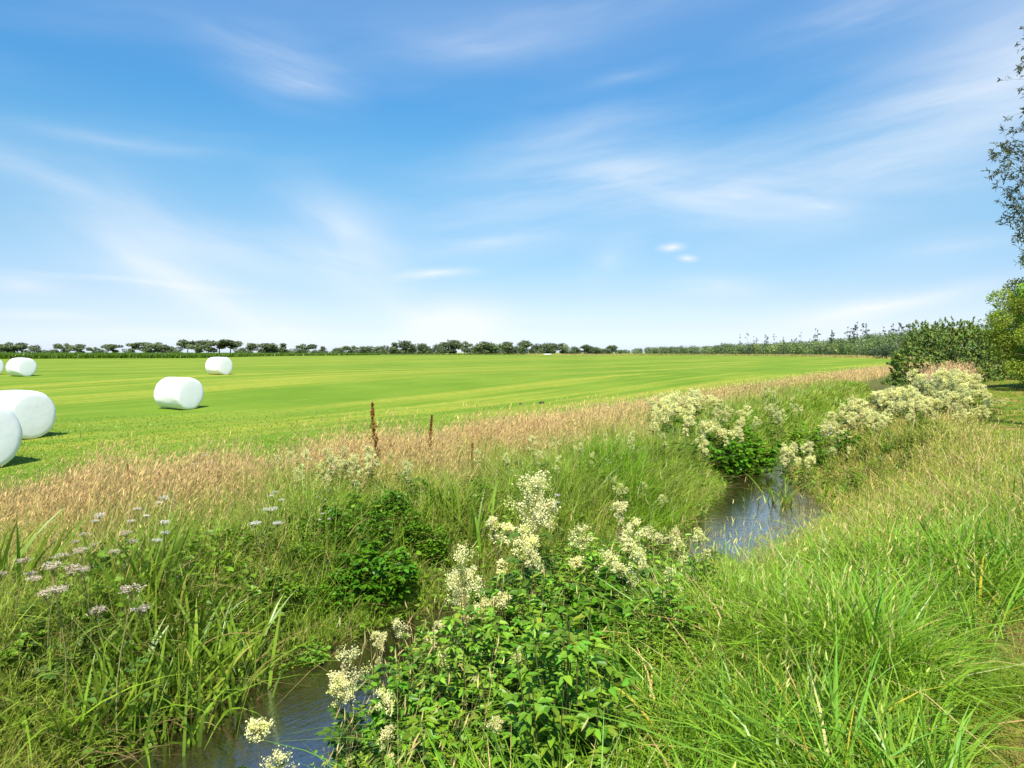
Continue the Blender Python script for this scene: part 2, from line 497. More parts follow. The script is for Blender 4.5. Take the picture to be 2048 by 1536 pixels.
# ------------------------------------------------------------------ grasses (nobody could count them: stuff)
def scatter(n, r0, r1, power=1.0, a0=-43, a1=43, rng=R):
    """points in the wedge in front of the camera; power 1: density falls with 1/r, 0: log-uniform"""
    u = rng.uniform(size=n)
    r = r0 * (r1 / r0) ** u if power == 0 else (r0 ** power + u * (r1 ** power - r0 ** power)) ** (1 / power)
    a = np.radians(rng.uniform(a0, a1, n))
    X, Y = r * np.sin(a), r * np.cos(a)
    s, w = stream(X, Y)
    return X, Y, s, w, r
def band(n, s0, s1, y0, y1, p=1.2, rng=R):
    """points in a band beside the stream; s0..s1 signed distance, density falls with distance from the camera"""
    i = np.where((LINE[:, 1] >= y0) & (LINE[:, 1] <= y1))[0][:-1]
    seg = np.linalg.norm(LINE[i + 1] - LINE[i], axis=1)
    mid = (s0 + s1) / 2
    c = LINE[i] + np.stack([TAN[i, 1], -TAN[i, 0]], 1) * mid
    wt = seg / np.maximum(np.linalg.norm(c, axis=1), 2.0) ** p
    k = rng.choice(i, n, p=wt / wt.sum()); f = rng.uniform(size=(n, 1))
    L0 = LINE[k] * (1 - f) + LINE[k + 1] * f; T = TAN[k] * (1 - f) + TAN[k + 1] * f
    s = rng.uniform(s0, s1, n)
    P = L0 + np.stack([T[:, 1], -T[:, 0]], 1) * s[:, None]
    X, Y = P[:, 0], P[:, 1]
    ok = (np.abs(X) < .86 * Y + .8) & (Y > 1.6)
    X, Y, s, w = X[ok], Y[ok], s[ok], half_width(L0[ok, 1])
    return X, Y, s, w, np.hypot(X, Y)
def clumpy(X, Y, f=1.0, seed=0.0):
    """smooth 0..1 patchiness in the meadow"""
    v = (np.sin(X * 1.9 * f + seed) * np.sin(Y * 1.6 * f + 1.7 * seed) + .6 * np.sin(X * 4.3 * f + Y * 2.9 * f + seed * 3)
         + .4 * np.sin(X * 9.1 * f - Y * 7.3 * f + seed))
    return np.clip(.5 + .3 * v, 0, 1)
def pts(X, Y, s, w): return np.stack([X, Y, ground_z(X, Y, (s, w)) - .01], 1)

LUSH = np.array((0.175, 0.345, 0.018)); YGRN = np.array((0.300, 0.385, 0.035)); OLIVE = np.array((0.260, 0.250, 0.045))
TAN_ = np.array((0.67, 0.49, 0.20)); PINK = np.array((0.63, 0.41, 0.20)); DARK = np.array((0.045, 0.115, 0.008))

def wmin(r, w): return np.maximum(w, r * 0.00085)

def grass(name, label, smp, acc, hfun, w, cfun, lean=.25, bend=.45, nseg=3, mat=None):
    X, Y, s, wd, r = smp
    p = acc(X, Y, s, wd, r)
    k = R.uniform(size=len(X)) < p
    X, Y, s, wd, r = X[k], Y[k], s[k], wd[k], r[k]; m = len(X)
    P = pts(X, Y, s, wd)
    h = hfun(X, Y, s, wd, r) * np.clip(R.normal(1, .22, m), .4, 1.6)
    C0, C1 = cfun(X, Y, s, wd, r, m)
    mb = MB()
    blades(mb, P, h, wmin(r, w * np.clip(R.normal(1, .3, m), .4, 1.8)), R.uniform(0, 2 * pi, m),
           np.abs(R.normal(0, lean, m)), np.abs(R.normal(0, bend, m)), C0, C1, nseg)
    o = link(name, mb.mesh(name, mat or M_GRASS)); tag(o, label, 'grass', kind='stuff')
    return o

def mixcol(a, b, f): f = np.asarray(f)[:, None]; return a * (1 - f) + b * f

# near bank: lush long blades close to the camera
def acc(X, Y, s, w, r): return ((s - w > .15) & (s < 4.25)) * (0.6 + .4 * clumpy(X, Y)) * np.where((X < -.18 * Y), .10, 1.) * np.interp(Y, [0, 12, 16], [1, 1, .3]) * np.where((Y < 8.5), np.interp(s - w, [1.0, 2.1], [.06, 1]), 1)
def hf(X, Y, s, w, r):
    base = np.interp(s - w, [0, .8, 2, 3.2, 3.6], [.24, .28, .44, .44, .20])
    return base * (0.55 + .75 * clumpy(X, Y, 1.1, 2.)) * np.where(X < -.22 * Y, .45, 1.)
def cf(X, Y, s, w, r, m):
    f = clumpy(X, Y, .55, 4.) * .55 + np.interp(r, [6, 10, 14], [0, .35, .65])
    c = mixcol(LUSH, YGRN, np.clip(f, 0, 1)) * np.clip(R.normal(1, .18, (m, 1)), .5, 1.5)
    dry = R.uniform(size=m) < .06 + .12 * np.interp(r, [5, 12], [0, 1])
    c[dry] = jitter(TAN_ * .9, int(dry.sum()), R)
    return c * np.array([1.1, 1.0, 1.1]), c
grass('bank_grass', 'long bright green grass leaning over the near bank of the stream', band(170000, .5, 4.25, -3, 17, 1.1), acc, hf, .0105, cf, .42, .8)

# broad arching tussock blades among them
def acc(X, Y, s, w, r): return ((s - w > .8) & (s < 4.2)) * (clumpy(X, Y, 1.3, 7.) > .62) * (X > -.1 * Y)
def hf(X, Y, s, w, r): return .50 * (.7 + .5 * clumpy(X, Y, .9, 3.))
def cf(X, Y, s, w, r, m):
    c = jitter((.165, .330, .030), m, R, .2, .12)
    y = R.uniform(size=m) < .03; c[y] = (.55, .45, .05)
    return c * np.array([1.2, 1, .8]), c
grass('tussock_grass', 'broad arching blades of tussock grass on the near bank', band(46000, 1.2, 4.2, -3, 12, 1.1), acc, hf, .0145, cf, .3, .95, nseg=5)

# near bank farther along: yellow green to straw, with bent stalks
def acc(X, Y, s, w, r): return ((s - w > .2) & (s < 4.3)) * (.5 + .5 * clumpy(X, Y, .7)) * np.interp(Y, [6, 9], [0, 1])
def hf(X, Y, s, w, r): return np.interp(s - w, [0, .6, 2, 3.4], [.25, .34, .52, .38]) * (.55 + .75 * clumpy(X, Y, .8, 1.)) * np.interp(Y, [11, 14, 19, 24], [1, .8, .8, 1])
def cf(X, Y, s, w, r, m):
    f = np.clip(clumpy(X, Y, .45, 9.) * 1.0, 0, 1)
    c = mixcol(np.array((.22, .30, .012)), OLIVE * 1.35, f)
    dry = R.uniform(size=m) < .28 + .25 * clumpy(X, Y, .6, 5.)
    c[dry] = jitter(np.array((.52, .39, .14)), int(dry.sum()), R)
    c *= np.clip(R.normal(1, .16, (m, 1)), .5, 1.5)
    return c, c
grass('yellowing_grass', 'tall yellowing grass on the near bank farther along the stream', band(90000, .5, 4.3, 4, 70, 1.3), acc, hf, .007, cf, .25, .6)

# far bank: green band along the water, above the herbs
def acc(X, Y, s, w, r): return ((-s - w > .05) & (-s < 4.2)) * (.5 + .5 * clumpy(X, Y, .9, 3.)) * np.interp(-s, [0, 2.4, 4.2], [1, 1, .25])
def knoll(X, Y): return np.exp(-((X - 1.7) / 1.1) ** 2 - ((Y - 11.6) / 1.5) ** 2)
def hf(X, Y, s, w, r): return np.interp(-s - w, [0, .5, 1.6, 3], [.32, .42, .52, .52]) * (.6 + .75 * clumpy(X, Y, .7, 6.)) * (1 + .5 * knoll(X, Y))
def cf(X, Y, s, w, r, m):
    f = np.clip(clumpy(X, Y, .5, 1.) * .7 + np.interp(-s, [1, 3.5], [0, .5]), 0, 1)
    f = f * (1 - knoll(X, Y)); c = mixcol(np.array((.190, .365, .014)), np.array((.40, .44, .08)), f) * np.clip(R.normal(1, .28, (m, 1)), .4, 1.6)
    dry = R.uniform(size=m) < .05 + .25 * np.interp(-s, [1.9, 3.6], [0, 1])
    c[dry] = jitter(TAN_ * .9, int(dry.sum()), R)
    return c * np.array([1.1, 1, 1]), c
grass('meadow_grass', 'soft green grass on the far bank between the water and the dry grass', band(240000, -4.2, -.35, 1.5, 40, 1.3), acc, hf, .0065, cf, .25, .6)

# matted dry thatch hanging on the far bank
def acc(X, Y, s, w, r): return ((-s - w > -.02) & (-s - w < 1.2)) * .9
def hf(X, Y, s, w, r): return np.full(len(X), .32)
def cf(X, Y, s, w, r, m):
    c = jitter((.36, .29, .10), m, R, .25); return c, c
grass('bank_thatch', 'matted straw coloured old grass hanging down the far bank', band(7000, -2.1, -.4, 1.5, 22, 1.2), acc, hf, .005, cf, .8, 1.4)

# mown field: short blades
def acc(X, Y, s, w, r): return (-s > field_edge(Y) - .8) * np.interp(Y, [9, 26], [1, 0])
def hf(X, Y, s, w, r): return np.interp(-s - field_edge(Y), [-.8, 0.3, 1.6], [.30, .14, .050])
def cf(X, Y, s, w, r, m):
    rot = math.atan2(.8, 1.); u = X * cos(rot) - Y * sin(rot)
    sw = .5 + .5 * np.sin(u * 1.15 + .8 * np.sin(u * .31) + .6 * clumpy(X, Y, .3))
    f = np.clip(.25 + .5 * clumpy(X, Y, .25, 2.), 0, 1)
    c = mixcol(np.array(FIELD_A), np.array(FIELD_B), f) * np.clip(R.normal(1.1, .09, (m, 1)), .6, 1.5)
    edge = np.interp(-s - field_edge(Y), [-.8, .8, 2.5], [.55, .30, 0])
    dry = R.uniform(size=m) < .02 + .35 * sm((sw - .72) / .25) * (clumpy(X, Y, .12, 5.) > .4) + edge
    c[dry] = jitter((.40, .37, .10), int(dry.sum()), R, .1)
    return c, c
grass('mown_grass', 'short bright green grass of the mown field', scatter(170000, 7, 26, .7, a1=36), acc, hf, .006, cf, .5, .6, nseg=2)

# path grass
def acc(X, Y, s, w, r): return (s > 3.9) * 1.0
def hf(X, Y, s, w, r): return np.interp(s, [3.9, 4.5, 6.2, 7.0], [.22, .09, .09, .45])
def cf(X, Y, s, w, r, m):
    f = clumpy(X, Y, .8, 2.) * np.interp(Y, [4, 14], [1, .45])
    c = mixcol(np.array((.14, .23, .006)), np.array((.36, .25, .07)), sm((f - .3) / .4)) * np.clip(R.normal(1, .2, (m, 1)), .5, 1.5)
    return c, c
grass('path_grass', 'short worn grass of the mown path in the corner', band(90000, 3.9, 7.2, -6, 60, 1.9), acc, hf, .006, cf, .6, .7)

# dry grass with seed heads
def dry_grass(name, label, smp, acc, hfun, cols, head=.16, stalk=.0035):
    X, Y, s, wd, r = smp
    k = R.uniform(size=len(X)) < acc(X, Y, s, wd, r)
    X, Y, s, wd, r = X[k], Y[k], s[k], wd[k], r[k]; m = len(X)
    P = pts(X, Y, s, wd)
    h = hfun(X, Y, s, wd, r) * np.clip(R.normal(1, .26, m), .4, 1.6)
    pick = R.uniform(size=(m, 1)) < .3 + .5 * clumpy(X, Y, .4, 8.)[:, None]
    C = np.where(pick, cols[0], cols[1]) * np.clip(R.normal(1, .18, (m, 1)), .5, 1.6)
    az = R.normal(1.2, .9, m); lean = np.abs(R.normal(0, .14, m)); bend = np.abs(R.normal(0, .22, m))
    mb = MB()
    blades(mb, P, h, wmin(r, stalk) * .8, az, lean, bend, C * np.array([.75, .9, .8]), C, 2)
    d = np.stack([np.sin(az), np.cos(az), np.zeros(m)], 1)
    for j in range(4):
        t = 1 - head * .25 * j / .16 * .9 - .02
        q = P + d * (h * (lean * t + bend * t * t))[:, None]; q[:, 2] += h * t * (1 - .42 * bend * t * t)
        dd = d * R.uniform(.1, .7, (m, 1)) + R.normal(0, .25, (m, 3)); dd[:, 2] = R.uniform(.5, 1.1, m)
        leaves(mb, q, dd, rand_dirs(m, R), head * h * .55, wmin(r, .009) * .9, C * np.clip(R.normal(1.05, .12, (m, 1)), .7, 1.4))
    o = link(name, mb.mesh(name, M_DRY)); tag(o, label, 'grass', kind='stuff')

def acc(X, Y, s, w, r):
    fe = field_edge(Y); u = -s
    return np.interp(u, [1.9, 2.8, 3.6], [0, .30, 1]) * np.clip((fe + .7 - u) / 1.2, 0, 1) * (u < fe + .6) * (.50 + .50 * clumpy(X, Y, .6, 7.))
def hf(X, Y, s, w, r): return .62 * (.6 + .65 * clumpy(X, Y, .8, 2.)) * np.interp(-s - field_edge(Y), [-1.2, .5], [1, .6])
dry_grass('dry_grass', 'pinkish tan dry grass gone to seed in the strip along the field', band(165000, -7.6, -1.9, 1, 120, 1.25), acc, hf, (TAN_, PINK))
# fine pale seed heads in the green part
def acc(X, Y, s, w, r): return (s < -w - .4) * clumpy(X, Y, .8, 4.)
def hf(X, Y, s, w, r): return np.interp(-s, [1, 4], [.50, .66]) * (.7 + .5 * clumpy(X, Y, .7, 6.))
dry_grass('seeding_grass', 'fine pale green seed heads standing in the far bank grass', band(11000, -4.0, -1.2, 1.5, 30, 1.3), acc, hf, (np.array((.40, .36, .12)), np.array((.30, .34, .08))), head=.13)
def acc(X, Y, s, w, r): return ((s - w > .3) & (s < 4.4)) * np.interp(r, [6, 9, 11], [0, .5, 1.0]) * clumpy(X, Y, .6, 3.)
def hf(X, Y, s, w, r): return np.interp(s - w, [0, 1, 3], [.32, .46, .62]) * np.interp(Y, [11, 14, 19, 24], [1, .72, .72, 1]) * (.6 + .7 * clumpy(X, Y, .9, 3.))
dry_grass('straw_grass', 'straw coloured seeding grass mixed into the near bank by the path', band(44000, .6, 4.4, 3, 60, 1.2), acc, hf, (TAN_ * .95, OLIVE * 1.7))
def acc(X, Y, s, w, r): return (Y > 23.5) * (X / Y > .60) * (X / Y < .72) * 1.0
def hf(X, Y, s, w, r): return np.full(len(X), .85)
dry_grass('reddish_grass', 'tall reddish tan plume grass in front of the grey green willow', band(13000, 1.0, 4.3, 22, 36, 1.), acc, hf, (np.array((.50, .30, .16)), np.array((.50, .36, .17))), head=.22)
def acc(X, Y, s, w, r): return ((s - w > .6) & (s < 4.1)) * np.interp(r, [3, 5], [.4, 1]) * (clumpy(X, Y, .7, 1.) > .35)
def hf(X, Y, s, w, r): return np.full(len(X), .62)
dry_grass('panicle_grass', 'loose pale seed heads above the bright near bank grass', band(2600, 1.2, 4.2, 0, 12, 1.1), acc, hf, (np.array((.46, .42, .14)), np.array((.36, .40, .10))), head=.12)
# brown arching stalks through the thicket
def acc(X, Y, s, w, r): return (s > w) * (X > -.3 * Y) * 1.0
def hf(X, Y, s, w, r): return np.full(len(X), .85)
dry_grass('tall_stalks', 'thin arching straw coloured grass stalks in the near thicket', band(420, .7, 2.2, 2.5, 9, 1.1), acc, hf, (np.array((.50, .36, .16)), np.array((.42, .38, .14))), head=.13, stalk=.007)
# upright young rushes standing in the pool
def acc(X, Y, s, w, r): return (np.abs(s) < w + .15) * .4
def hf(X, Y, s, w, r): return np.full(len(X), .34)
dry_grass('pool_rushes', 'thin brown rushes standing in the bright pool', band(1500, -.3, 1.0, 9.4, 14.5, 1.), acc, hf, (np.array((.26, .20, .07)), np.array((.34, .23, .09))))

# low leafy undergrowth that covers both banks
def undergrowth():
    A = band(60000, -3.6, -.35, 1.2, 22, 1.2); B = band(16000, .4, 2.0, 1.2, 20, 1.2)
    X, Y, s, w, r = [np.concatenate(q) for q in zip(A, B)]
    d = np.abs(s) - w
    keep = ((s < 0) & (d > -.08) & (d < 1.6 + 1.4 * (R.uniform(size=len(s)) < .25))) | ((s > 0) & (d > 0) & (d < 1.2) & (X > -.26 * Y))
    keep &= R.uniform(size=len(X)) < .35 + .65 * clumpy(X, Y, .8, 5.)
    X, Y, s, w, r = X[keep], Y[keep], s[keep], w[keep], r[keep]; m = len(X)
    P = pts(X, Y, s, w); P[:, 2] += R.uniform(.0, 1, m) ** 1.2 * (.12 + .30 * clumpy(X, Y, 1.1, 2.))
    D = R.normal(size=(m, 3)); D[:, 2] = R.normal(0.05, .3, m)
    Nn = R.normal(size=(m, 3)) * .5; Nn[:, 2] = 1
    f = clumpy(X, Y, .7, 3.)
    C = mixcol(np.array((.075, .165, .008)), np.array((.17, .28, .018)), f) * np.clip(R.normal(1, .2, (m, 1)), .5, 1.5)
    mb = MB(); L = R.uniform(.045, .10, m)
    leaves(mb, P, D, Nn, L, L * .62, C)
    tag(link('undergrowth', mb.mesh('undergrowth', M_LEAF)), 'low broad leaved green undergrowth covering the stream banks', 'undergrowth', kind='stuff')
undergrowth()

def floating():
    X, Y, s, w, r = band(9000, -1.0, 1.0, 1.5, 16, 1.2)
    edge = np.abs(s) / w
    keep = (edge < .98) & (R.uniform(size=len(X)) < np.clip((edge - .55) * 1.6, 0, 1) * (clumpy(X, Y, 1.6, 2.) > .55))
    X, Y, r = X[keep], Y[keep], r[keep]; m = len(X)
    P = np.stack([X, Y, np.full(m, WATER + .006) + R.uniform(0, .03, m)], 1)
    D = R.normal(size=(m, 3)); D[:, 2] = R.uniform(-.02, .25, m)
    L = R.uniform(.015, .05, m); mb = MB()
    leaves(mb, P, D, np.tile([0, 0, 1.], (m, 1)) + R.normal(0, .15, (m, 3)), L, L * .7, jitter((.15, .27, .02), m, R, .25, .2), .1, .05)
    tag(link('water_plants', mb.mesh('water_plants', M_LEAF)), 'small green leaves of water plants floating along the stream edges', 'water plants', kind='stuff')
floating()
# ------------------------------------------------------------------ herb prototypes (1 m tall)
CREAM = np.array((.86, .79, .39)); BUD = np.array((.66, .66, .22)); STEMC = (.16, .13, .045)

def pinnate(mb, rng, base, az, length, col, nl=3, size=.065, up=.35):
    d = np.array([sin(az), cos(az), up]); d /= np.linalg.norm(d)
    n = np.array([-sin(az) * up, -cos(az) * up, 1.0])
    side = np.cross(d, n); side /= np.linalg.norm(side)
    P, D, L = [], [], []
    for k in range(nl):
        t = .35 + .6 * k / nl
        for sgn in (-1, 1):
            P.append(base + d * length * t); D.append(side * sgn + d * .45 + rng.normal(0, .15, 3)); L.append(size * rng.uniform(.7, 1.1))
    P.append(base + d * length * .95); D.append(d - np.array([0, 0, .3])); L.append(size * 1.35)
    P, D, L = np.array(P), np.array(D), np.array(L)
    leaves(mb, P, D, np.tile(n, (len(P), 1)) + rng.normal(0, .25, (len(P), 3)), L, L * .55, jitter(col, len(P), rng, .14))
    blades(mb, base[None], np.array([.001]), np.array([.002]), np.array([az]), np.array([0.]), np.array([0.]), np.array([col]), np.array([col]), 1, rng)

def curved_stem(rng, h, lean=.10):
    a = rng.uniform(0, 2 * pi); l = rng.uniform(.3, 1) * lean
    t = np.linspace(0, 1, 7)
    return np.stack([sin(a) * l * t ** 2 + .012 * np.sin(t * 7 + a), cos(a) * l * t ** 2 + .012 * np.cos(t * 6 + a), h * t], 1)

def flower_clump(mb, rng, c, rad, n, size, col):
    P = c + rng.normal(0, 1, (n, 3)) * rad * np.array([.55, .55, .5])
    D = rand_dirs(n, rng); D[:, 2] += .4
    L = size * rng.uniform(.7, 1.3, n)
    leaves(mb, P, D, rand_dirs(n, rng), L, L * .85, jitter(col, n, rng, .10, .03), .1, .05)

def meadowsweet(seed, heads=1, density=1.0, col=CREAM, leafiness=1.0, big=1.0, floret=.0105, puff=.019):
    rng = np.random.default_rng(seed)
    st, fo = MB(), MB(); hd = []
    stem = curved_stem(rng, .86); tube(st, stem, .0055, .003, STEMC, 5)
    for k in range(int(9 * leafiness)):
        t = rng.uniform(.05, .80); i = t * 6; a = int(i); b = stem[a] + (stem[min(a + 1, 6)] - stem[a]) * (i - a)
        pinnate(fo, rng, b, rng.uniform(0, 2 * pi), rng.uniform(.13, .22) * (1.15 - .5 * t), (.075, .155, .018), 3, .075 * (1.15 - .4 * t))
    top = stem[-1]
    for hI in range(heads):
        hb = MB()
        if hI == 0: base = top
        else:
            j = stem[4] if hI % 2 else stem[5]
            az = rng.uniform(0, 2 * pi); base = j + np.array([sin(az) * .10, cos(az) * .10, rng.uniform(.08, .16)])
            tube(st, [j, (j + base) / 2 + np.array([0, 0, -.01]), base], .003, .002, STEMC, 4)
        sc = big * (1 if hI == 0 else rng.uniform(.45, .75)); tallness = rng.uniform(.7, 1.7)
        for k in range(17):
            az = rng.uniform(0, 2 * pi); t = rng.uniform() ** .8; rr = rng.uniform(.012, .078) * sc * (1.1 - .55 * t); z = (-.035 + .115 * t) * sc * tallness
            e = base + np.array([sin(az) * rr, cos(az) * rr, z])
            tube(hb, [base, (base + e) / 2 + np.array([0, 0, -.008]), e], .0018, .0010, (.30, .32, .08), 3)
            c = col if rng.uniform() < .68 else BUD
            flower_clump(hb, rng, e, puff * sc, int(32 * density), floret, c)
        hd.append(hb)
    return [('stem', st.mesh('meadowsweet_stem', M_BARK)), ('foliage', fo.mesh('meadowsweet_foliage', M_LEAF))] + \
           [('flower_head', h.mesh('meadowsweet_flower_head', M_PETAL)) for h in hd]

def umbel_plant(seed, col=(.74, .70, .62), n=3):
    rng = np.random.default_rng(seed)
    st, fo = MB(), MB(); hd = []
    stem = curved_stem(rng, .92, .14); tube(st, stem, .006, .003, (.17, .17, .06), 5)
    for k in range(6):
        t = rng.uniform(.02, .6); b = stem[int(t * 6)]
        pinnate(fo, rng, b, rng.uniform(0, 2 * pi), rng.uniform(.14, .22), (.09, .17, .025), 3, .06)
    for q in range(n):
        hb = MB()
        if q == 0: base = stem[-1]
        else:
            j = stem[4]; az = rng.uniform(0, 2 * pi)
            base = j + np.array([sin(az) * .12, cos(az) * .12, rng.uniform(.15, .26)])
            tube(st, [j, (j + base) / 2 + np.array([sin(az), cos(az), 0]) * .03, base], .003, .002, (.17, .17, .06), 4)
        rad = .060 if q == 0 else .045
        for k in range(13):
            az = rng.uniform(0, 2 * pi); rr = rad * math.sqrt(rng.uniform()); e = base + np.array([sin(az) * rr, cos(az) * rr, .05 - rr * rr * 2.5])
            tube(hb, [base, e], .0016, .0010, (.22, .22, .08), 3)
            P = e + rng.normal(0, 1, (16, 3)) * np.array([.010, .010, .006])
            D = rng.normal(size=(16, 3)); D[:, 2] *= .3
            Nn = np.tile([0, 0, 1.0], (16, 1)) + rng.normal(0, .3, (16, 3))
            leaves(hb, P, D, Nn, .008, .007, jitter(col, 16, rng, .14, .05), .1, 0)
        hd.append(hb)
    return [('stem', st.mesh('umbel_stem', M_BARK)), ('foliage', fo.mesh('umbel_foliage', M_LEAF))] + [('flower_head', h.mesh('umbel_flower_head', M_PETAL)) for h in hd]

def dock(seed):
    rng = np.random.default_rng(seed)
    st, sd = MB(), MB()
    stem = curved_stem(rng, 1.0, .05); tube(st, stem, .0045, .002, (.24, .13, .05), 5)
    n = 760
    t = rng.uniform(.38, 1, n)
    i = np.clip(t * 6, 0, 5.99); a = i.astype(int); b = stem[a] + (stem[a + 1] - stem[a]) * (i - a)[:, None]
    whorl = np.clip(.5 + .6 * np.sin(t * 44) + .3 * np.sin(t * 97), .05, 1.2)
    rad = .062 * np.minimum(1.08 - t, .55) * 1.5 * whorl + .005
    az = rng.uniform(0, 2 * pi, n); P = b + np.stack([np.sin(az) * rad, np.cos(az) * rad, np.zeros(n)], 1) * rng.uniform(.3, 1, (n, 1))
    leaves(sd, P, rand_dirs(n, rng), rand_dirs(n, rng), .019, .014, jitter((.30, .145, .040), n, rng, .3))
    lf = MB()
    for k in range(5):
        azz = rng.uniform(0, 2 * pi); leaves(lf, stem[1][None], np.array([[sin(azz), cos(azz), .6]]), np.array([[0, 0, 1.]]), .22, .06, np.array([[.10, .14, .03]]))
    return [('stem', st.mesh('dock_stem', M_BARK)), ('seed_head', sd.mesh('dock_seed_head', M_DRY)), ('foliage', lf.mesh('dock_foliage', M_LEAF))]

def herb(seed, col=(.042, .115, .010), stems=36, spread=.42, leaf=.095, tall=.75, wid=.6):
    rng = np.random.default_rng(seed)
    st, fo = MB(), MB()
    for k in range(stems):
        az = rng.uniform(0, 2 * pi); r = spread * math.sqrt(rng.uniform()); h = tall * rng.uniform(.6, 1.1) * (1 - .35 * (r / spread) ** 2)
        b = np.array([sin(az) * r * .45, cos(az) * r * .45, 0]); e = np.array([sin(az) * r, cos(az) * r, h])
        t = np.linspace(0, 1, 5)[:, None]; p = b * (1 - t) + e * t; p[:, 0] += .02 * np.sin(t[:, 0] * 5 + az)
        tube(st, p, .004, .002, (.10, .10, .03), 4)
        for j in range(14):
            tt = rng.uniform(.12, 1.0); q = b * (1 - tt) + e * tt
            a = rng.uniform(0, 2 * pi); m = 3
            P = np.tile(q + np.array([sin(a), cos(a), 0]) * .03, (m, 1))
            aa = a + np.array([-.8, 0, .8])
            D = np.stack([np.sin(aa), np.cos(aa), rng.normal(.05, .25, m)], 1)
            L = leaf * rng.uniform(.65, 1.2, m)
            leaves(fo, P, D, np.tile([0, 0, 1.], (m, 1)) + rng.normal(0, .3, (m, 3)), L, L * wid, jitter(col, m, rng, .24, .16), .15, .2)
    return [('stem', st.mesh('herb_stem', M_BARK)), ('foliage', fo.mesh('herb_foliage', M_LEAF))]

def reed(seed, n=20, h=.85, w=.020, spread=.10, bend=.5):
    rng = np.random.default_rng(seed)
    mb = MB()
    P = np.stack([rng.normal(0, spread, n), rng.normal(0, spread, n), np.full(n, -.03)], 1)
    c0 = jitter((.16, .27, .015), n, rng, .15); c1 = jitter((.22, .33, .03), n, rng, .15)
    old = rng.uniform(size=n) < .12; c1[old] = (.40, .33, .07)
    blades(mb, P, h * rng.uniform(.6, 1.15, n), w * rng.uniform(.6, 1.2, n), rng.uniform(0, 2 * pi, n), np.abs(rng.normal(.16, .2, n)), np.abs(rng.normal(.05, bend, n)), c0, c1, 6, rng)
    dead = MB(); m = max(3, n // 5)
    P = np.stack([rng.normal(0, spread, m), rng.normal(0, spread, m), np.full(m, -.03)], 1)
    c = jitter((.30, .22, .09), m, rng)
    blades(dead, P, h * rng.uniform(.4, .8, m), np.full(m, w * .6), rng.uniform(0, 2 * pi, m), np.abs(rng.normal(.5, .2, m)), np.abs(rng.normal(.8, .3, m)), c, c, 5, rng)
    return [('blades', mb.mesh('reed_blades', M_GRASS)), ('dead_blades', dead.mesh('reed_dead_blades', M_DRY))]

MS = [meadowsweet(10 + k, heads=1 + k % 3, density=1.35, big=(1.0, 1.35, .8, 1.15, .9, 1.25)[k], floret=.0090, leafiness=1.6) for k in range(6)]
MSX = [meadowsweet(90, heads=3, density=1.8, big=1.9, floret=.0095, leafiness=1.6)]   # the biggest plume
MSB = [meadowsweet(80 + k, heads=3, density=1.2, col=np.array((.84, .79, .37)), big=1.6, floret=.0155, puff=.024) for k in range(4)]   # dense flowering kind of the mound
MSP = [meadowsweet(40 + k, heads=2 + k % 2, density=.9, col=np.array((.74, .74, .36)), big=1.35, floret=.0125) for k in range(3)]   # still in yellowish bud
UM = [umbel_plant(20 + k) for k in range(3)]
UMP = [umbel_plant(25 + k, col=(.60, .49, .38), n=3) for k in range(3)]
DK = [dock(30 + k) for k in range(2)]

def gz1(X, Y): return float(ground_z([X], [Y])[0])
def plant(name, protos, i, px, py, Y, label, cat, group=None, hmin=.45, hmax=1.9, ph=1.0):
    """stand a plant on the ground at depth Y; py gives the height it reaches"""
    X = at(px, Y); z = gz1(X, Y); z = max(z, WATER - .1)
    top = EYE - (py - HZ) * Y / F
    h = min(max(top - z, hmin), hmax)
    return place(name, protos[i % len(protos)], (X, Y, z - .02), random.uniform(0, 6.28), h / ph, label, cat, group)

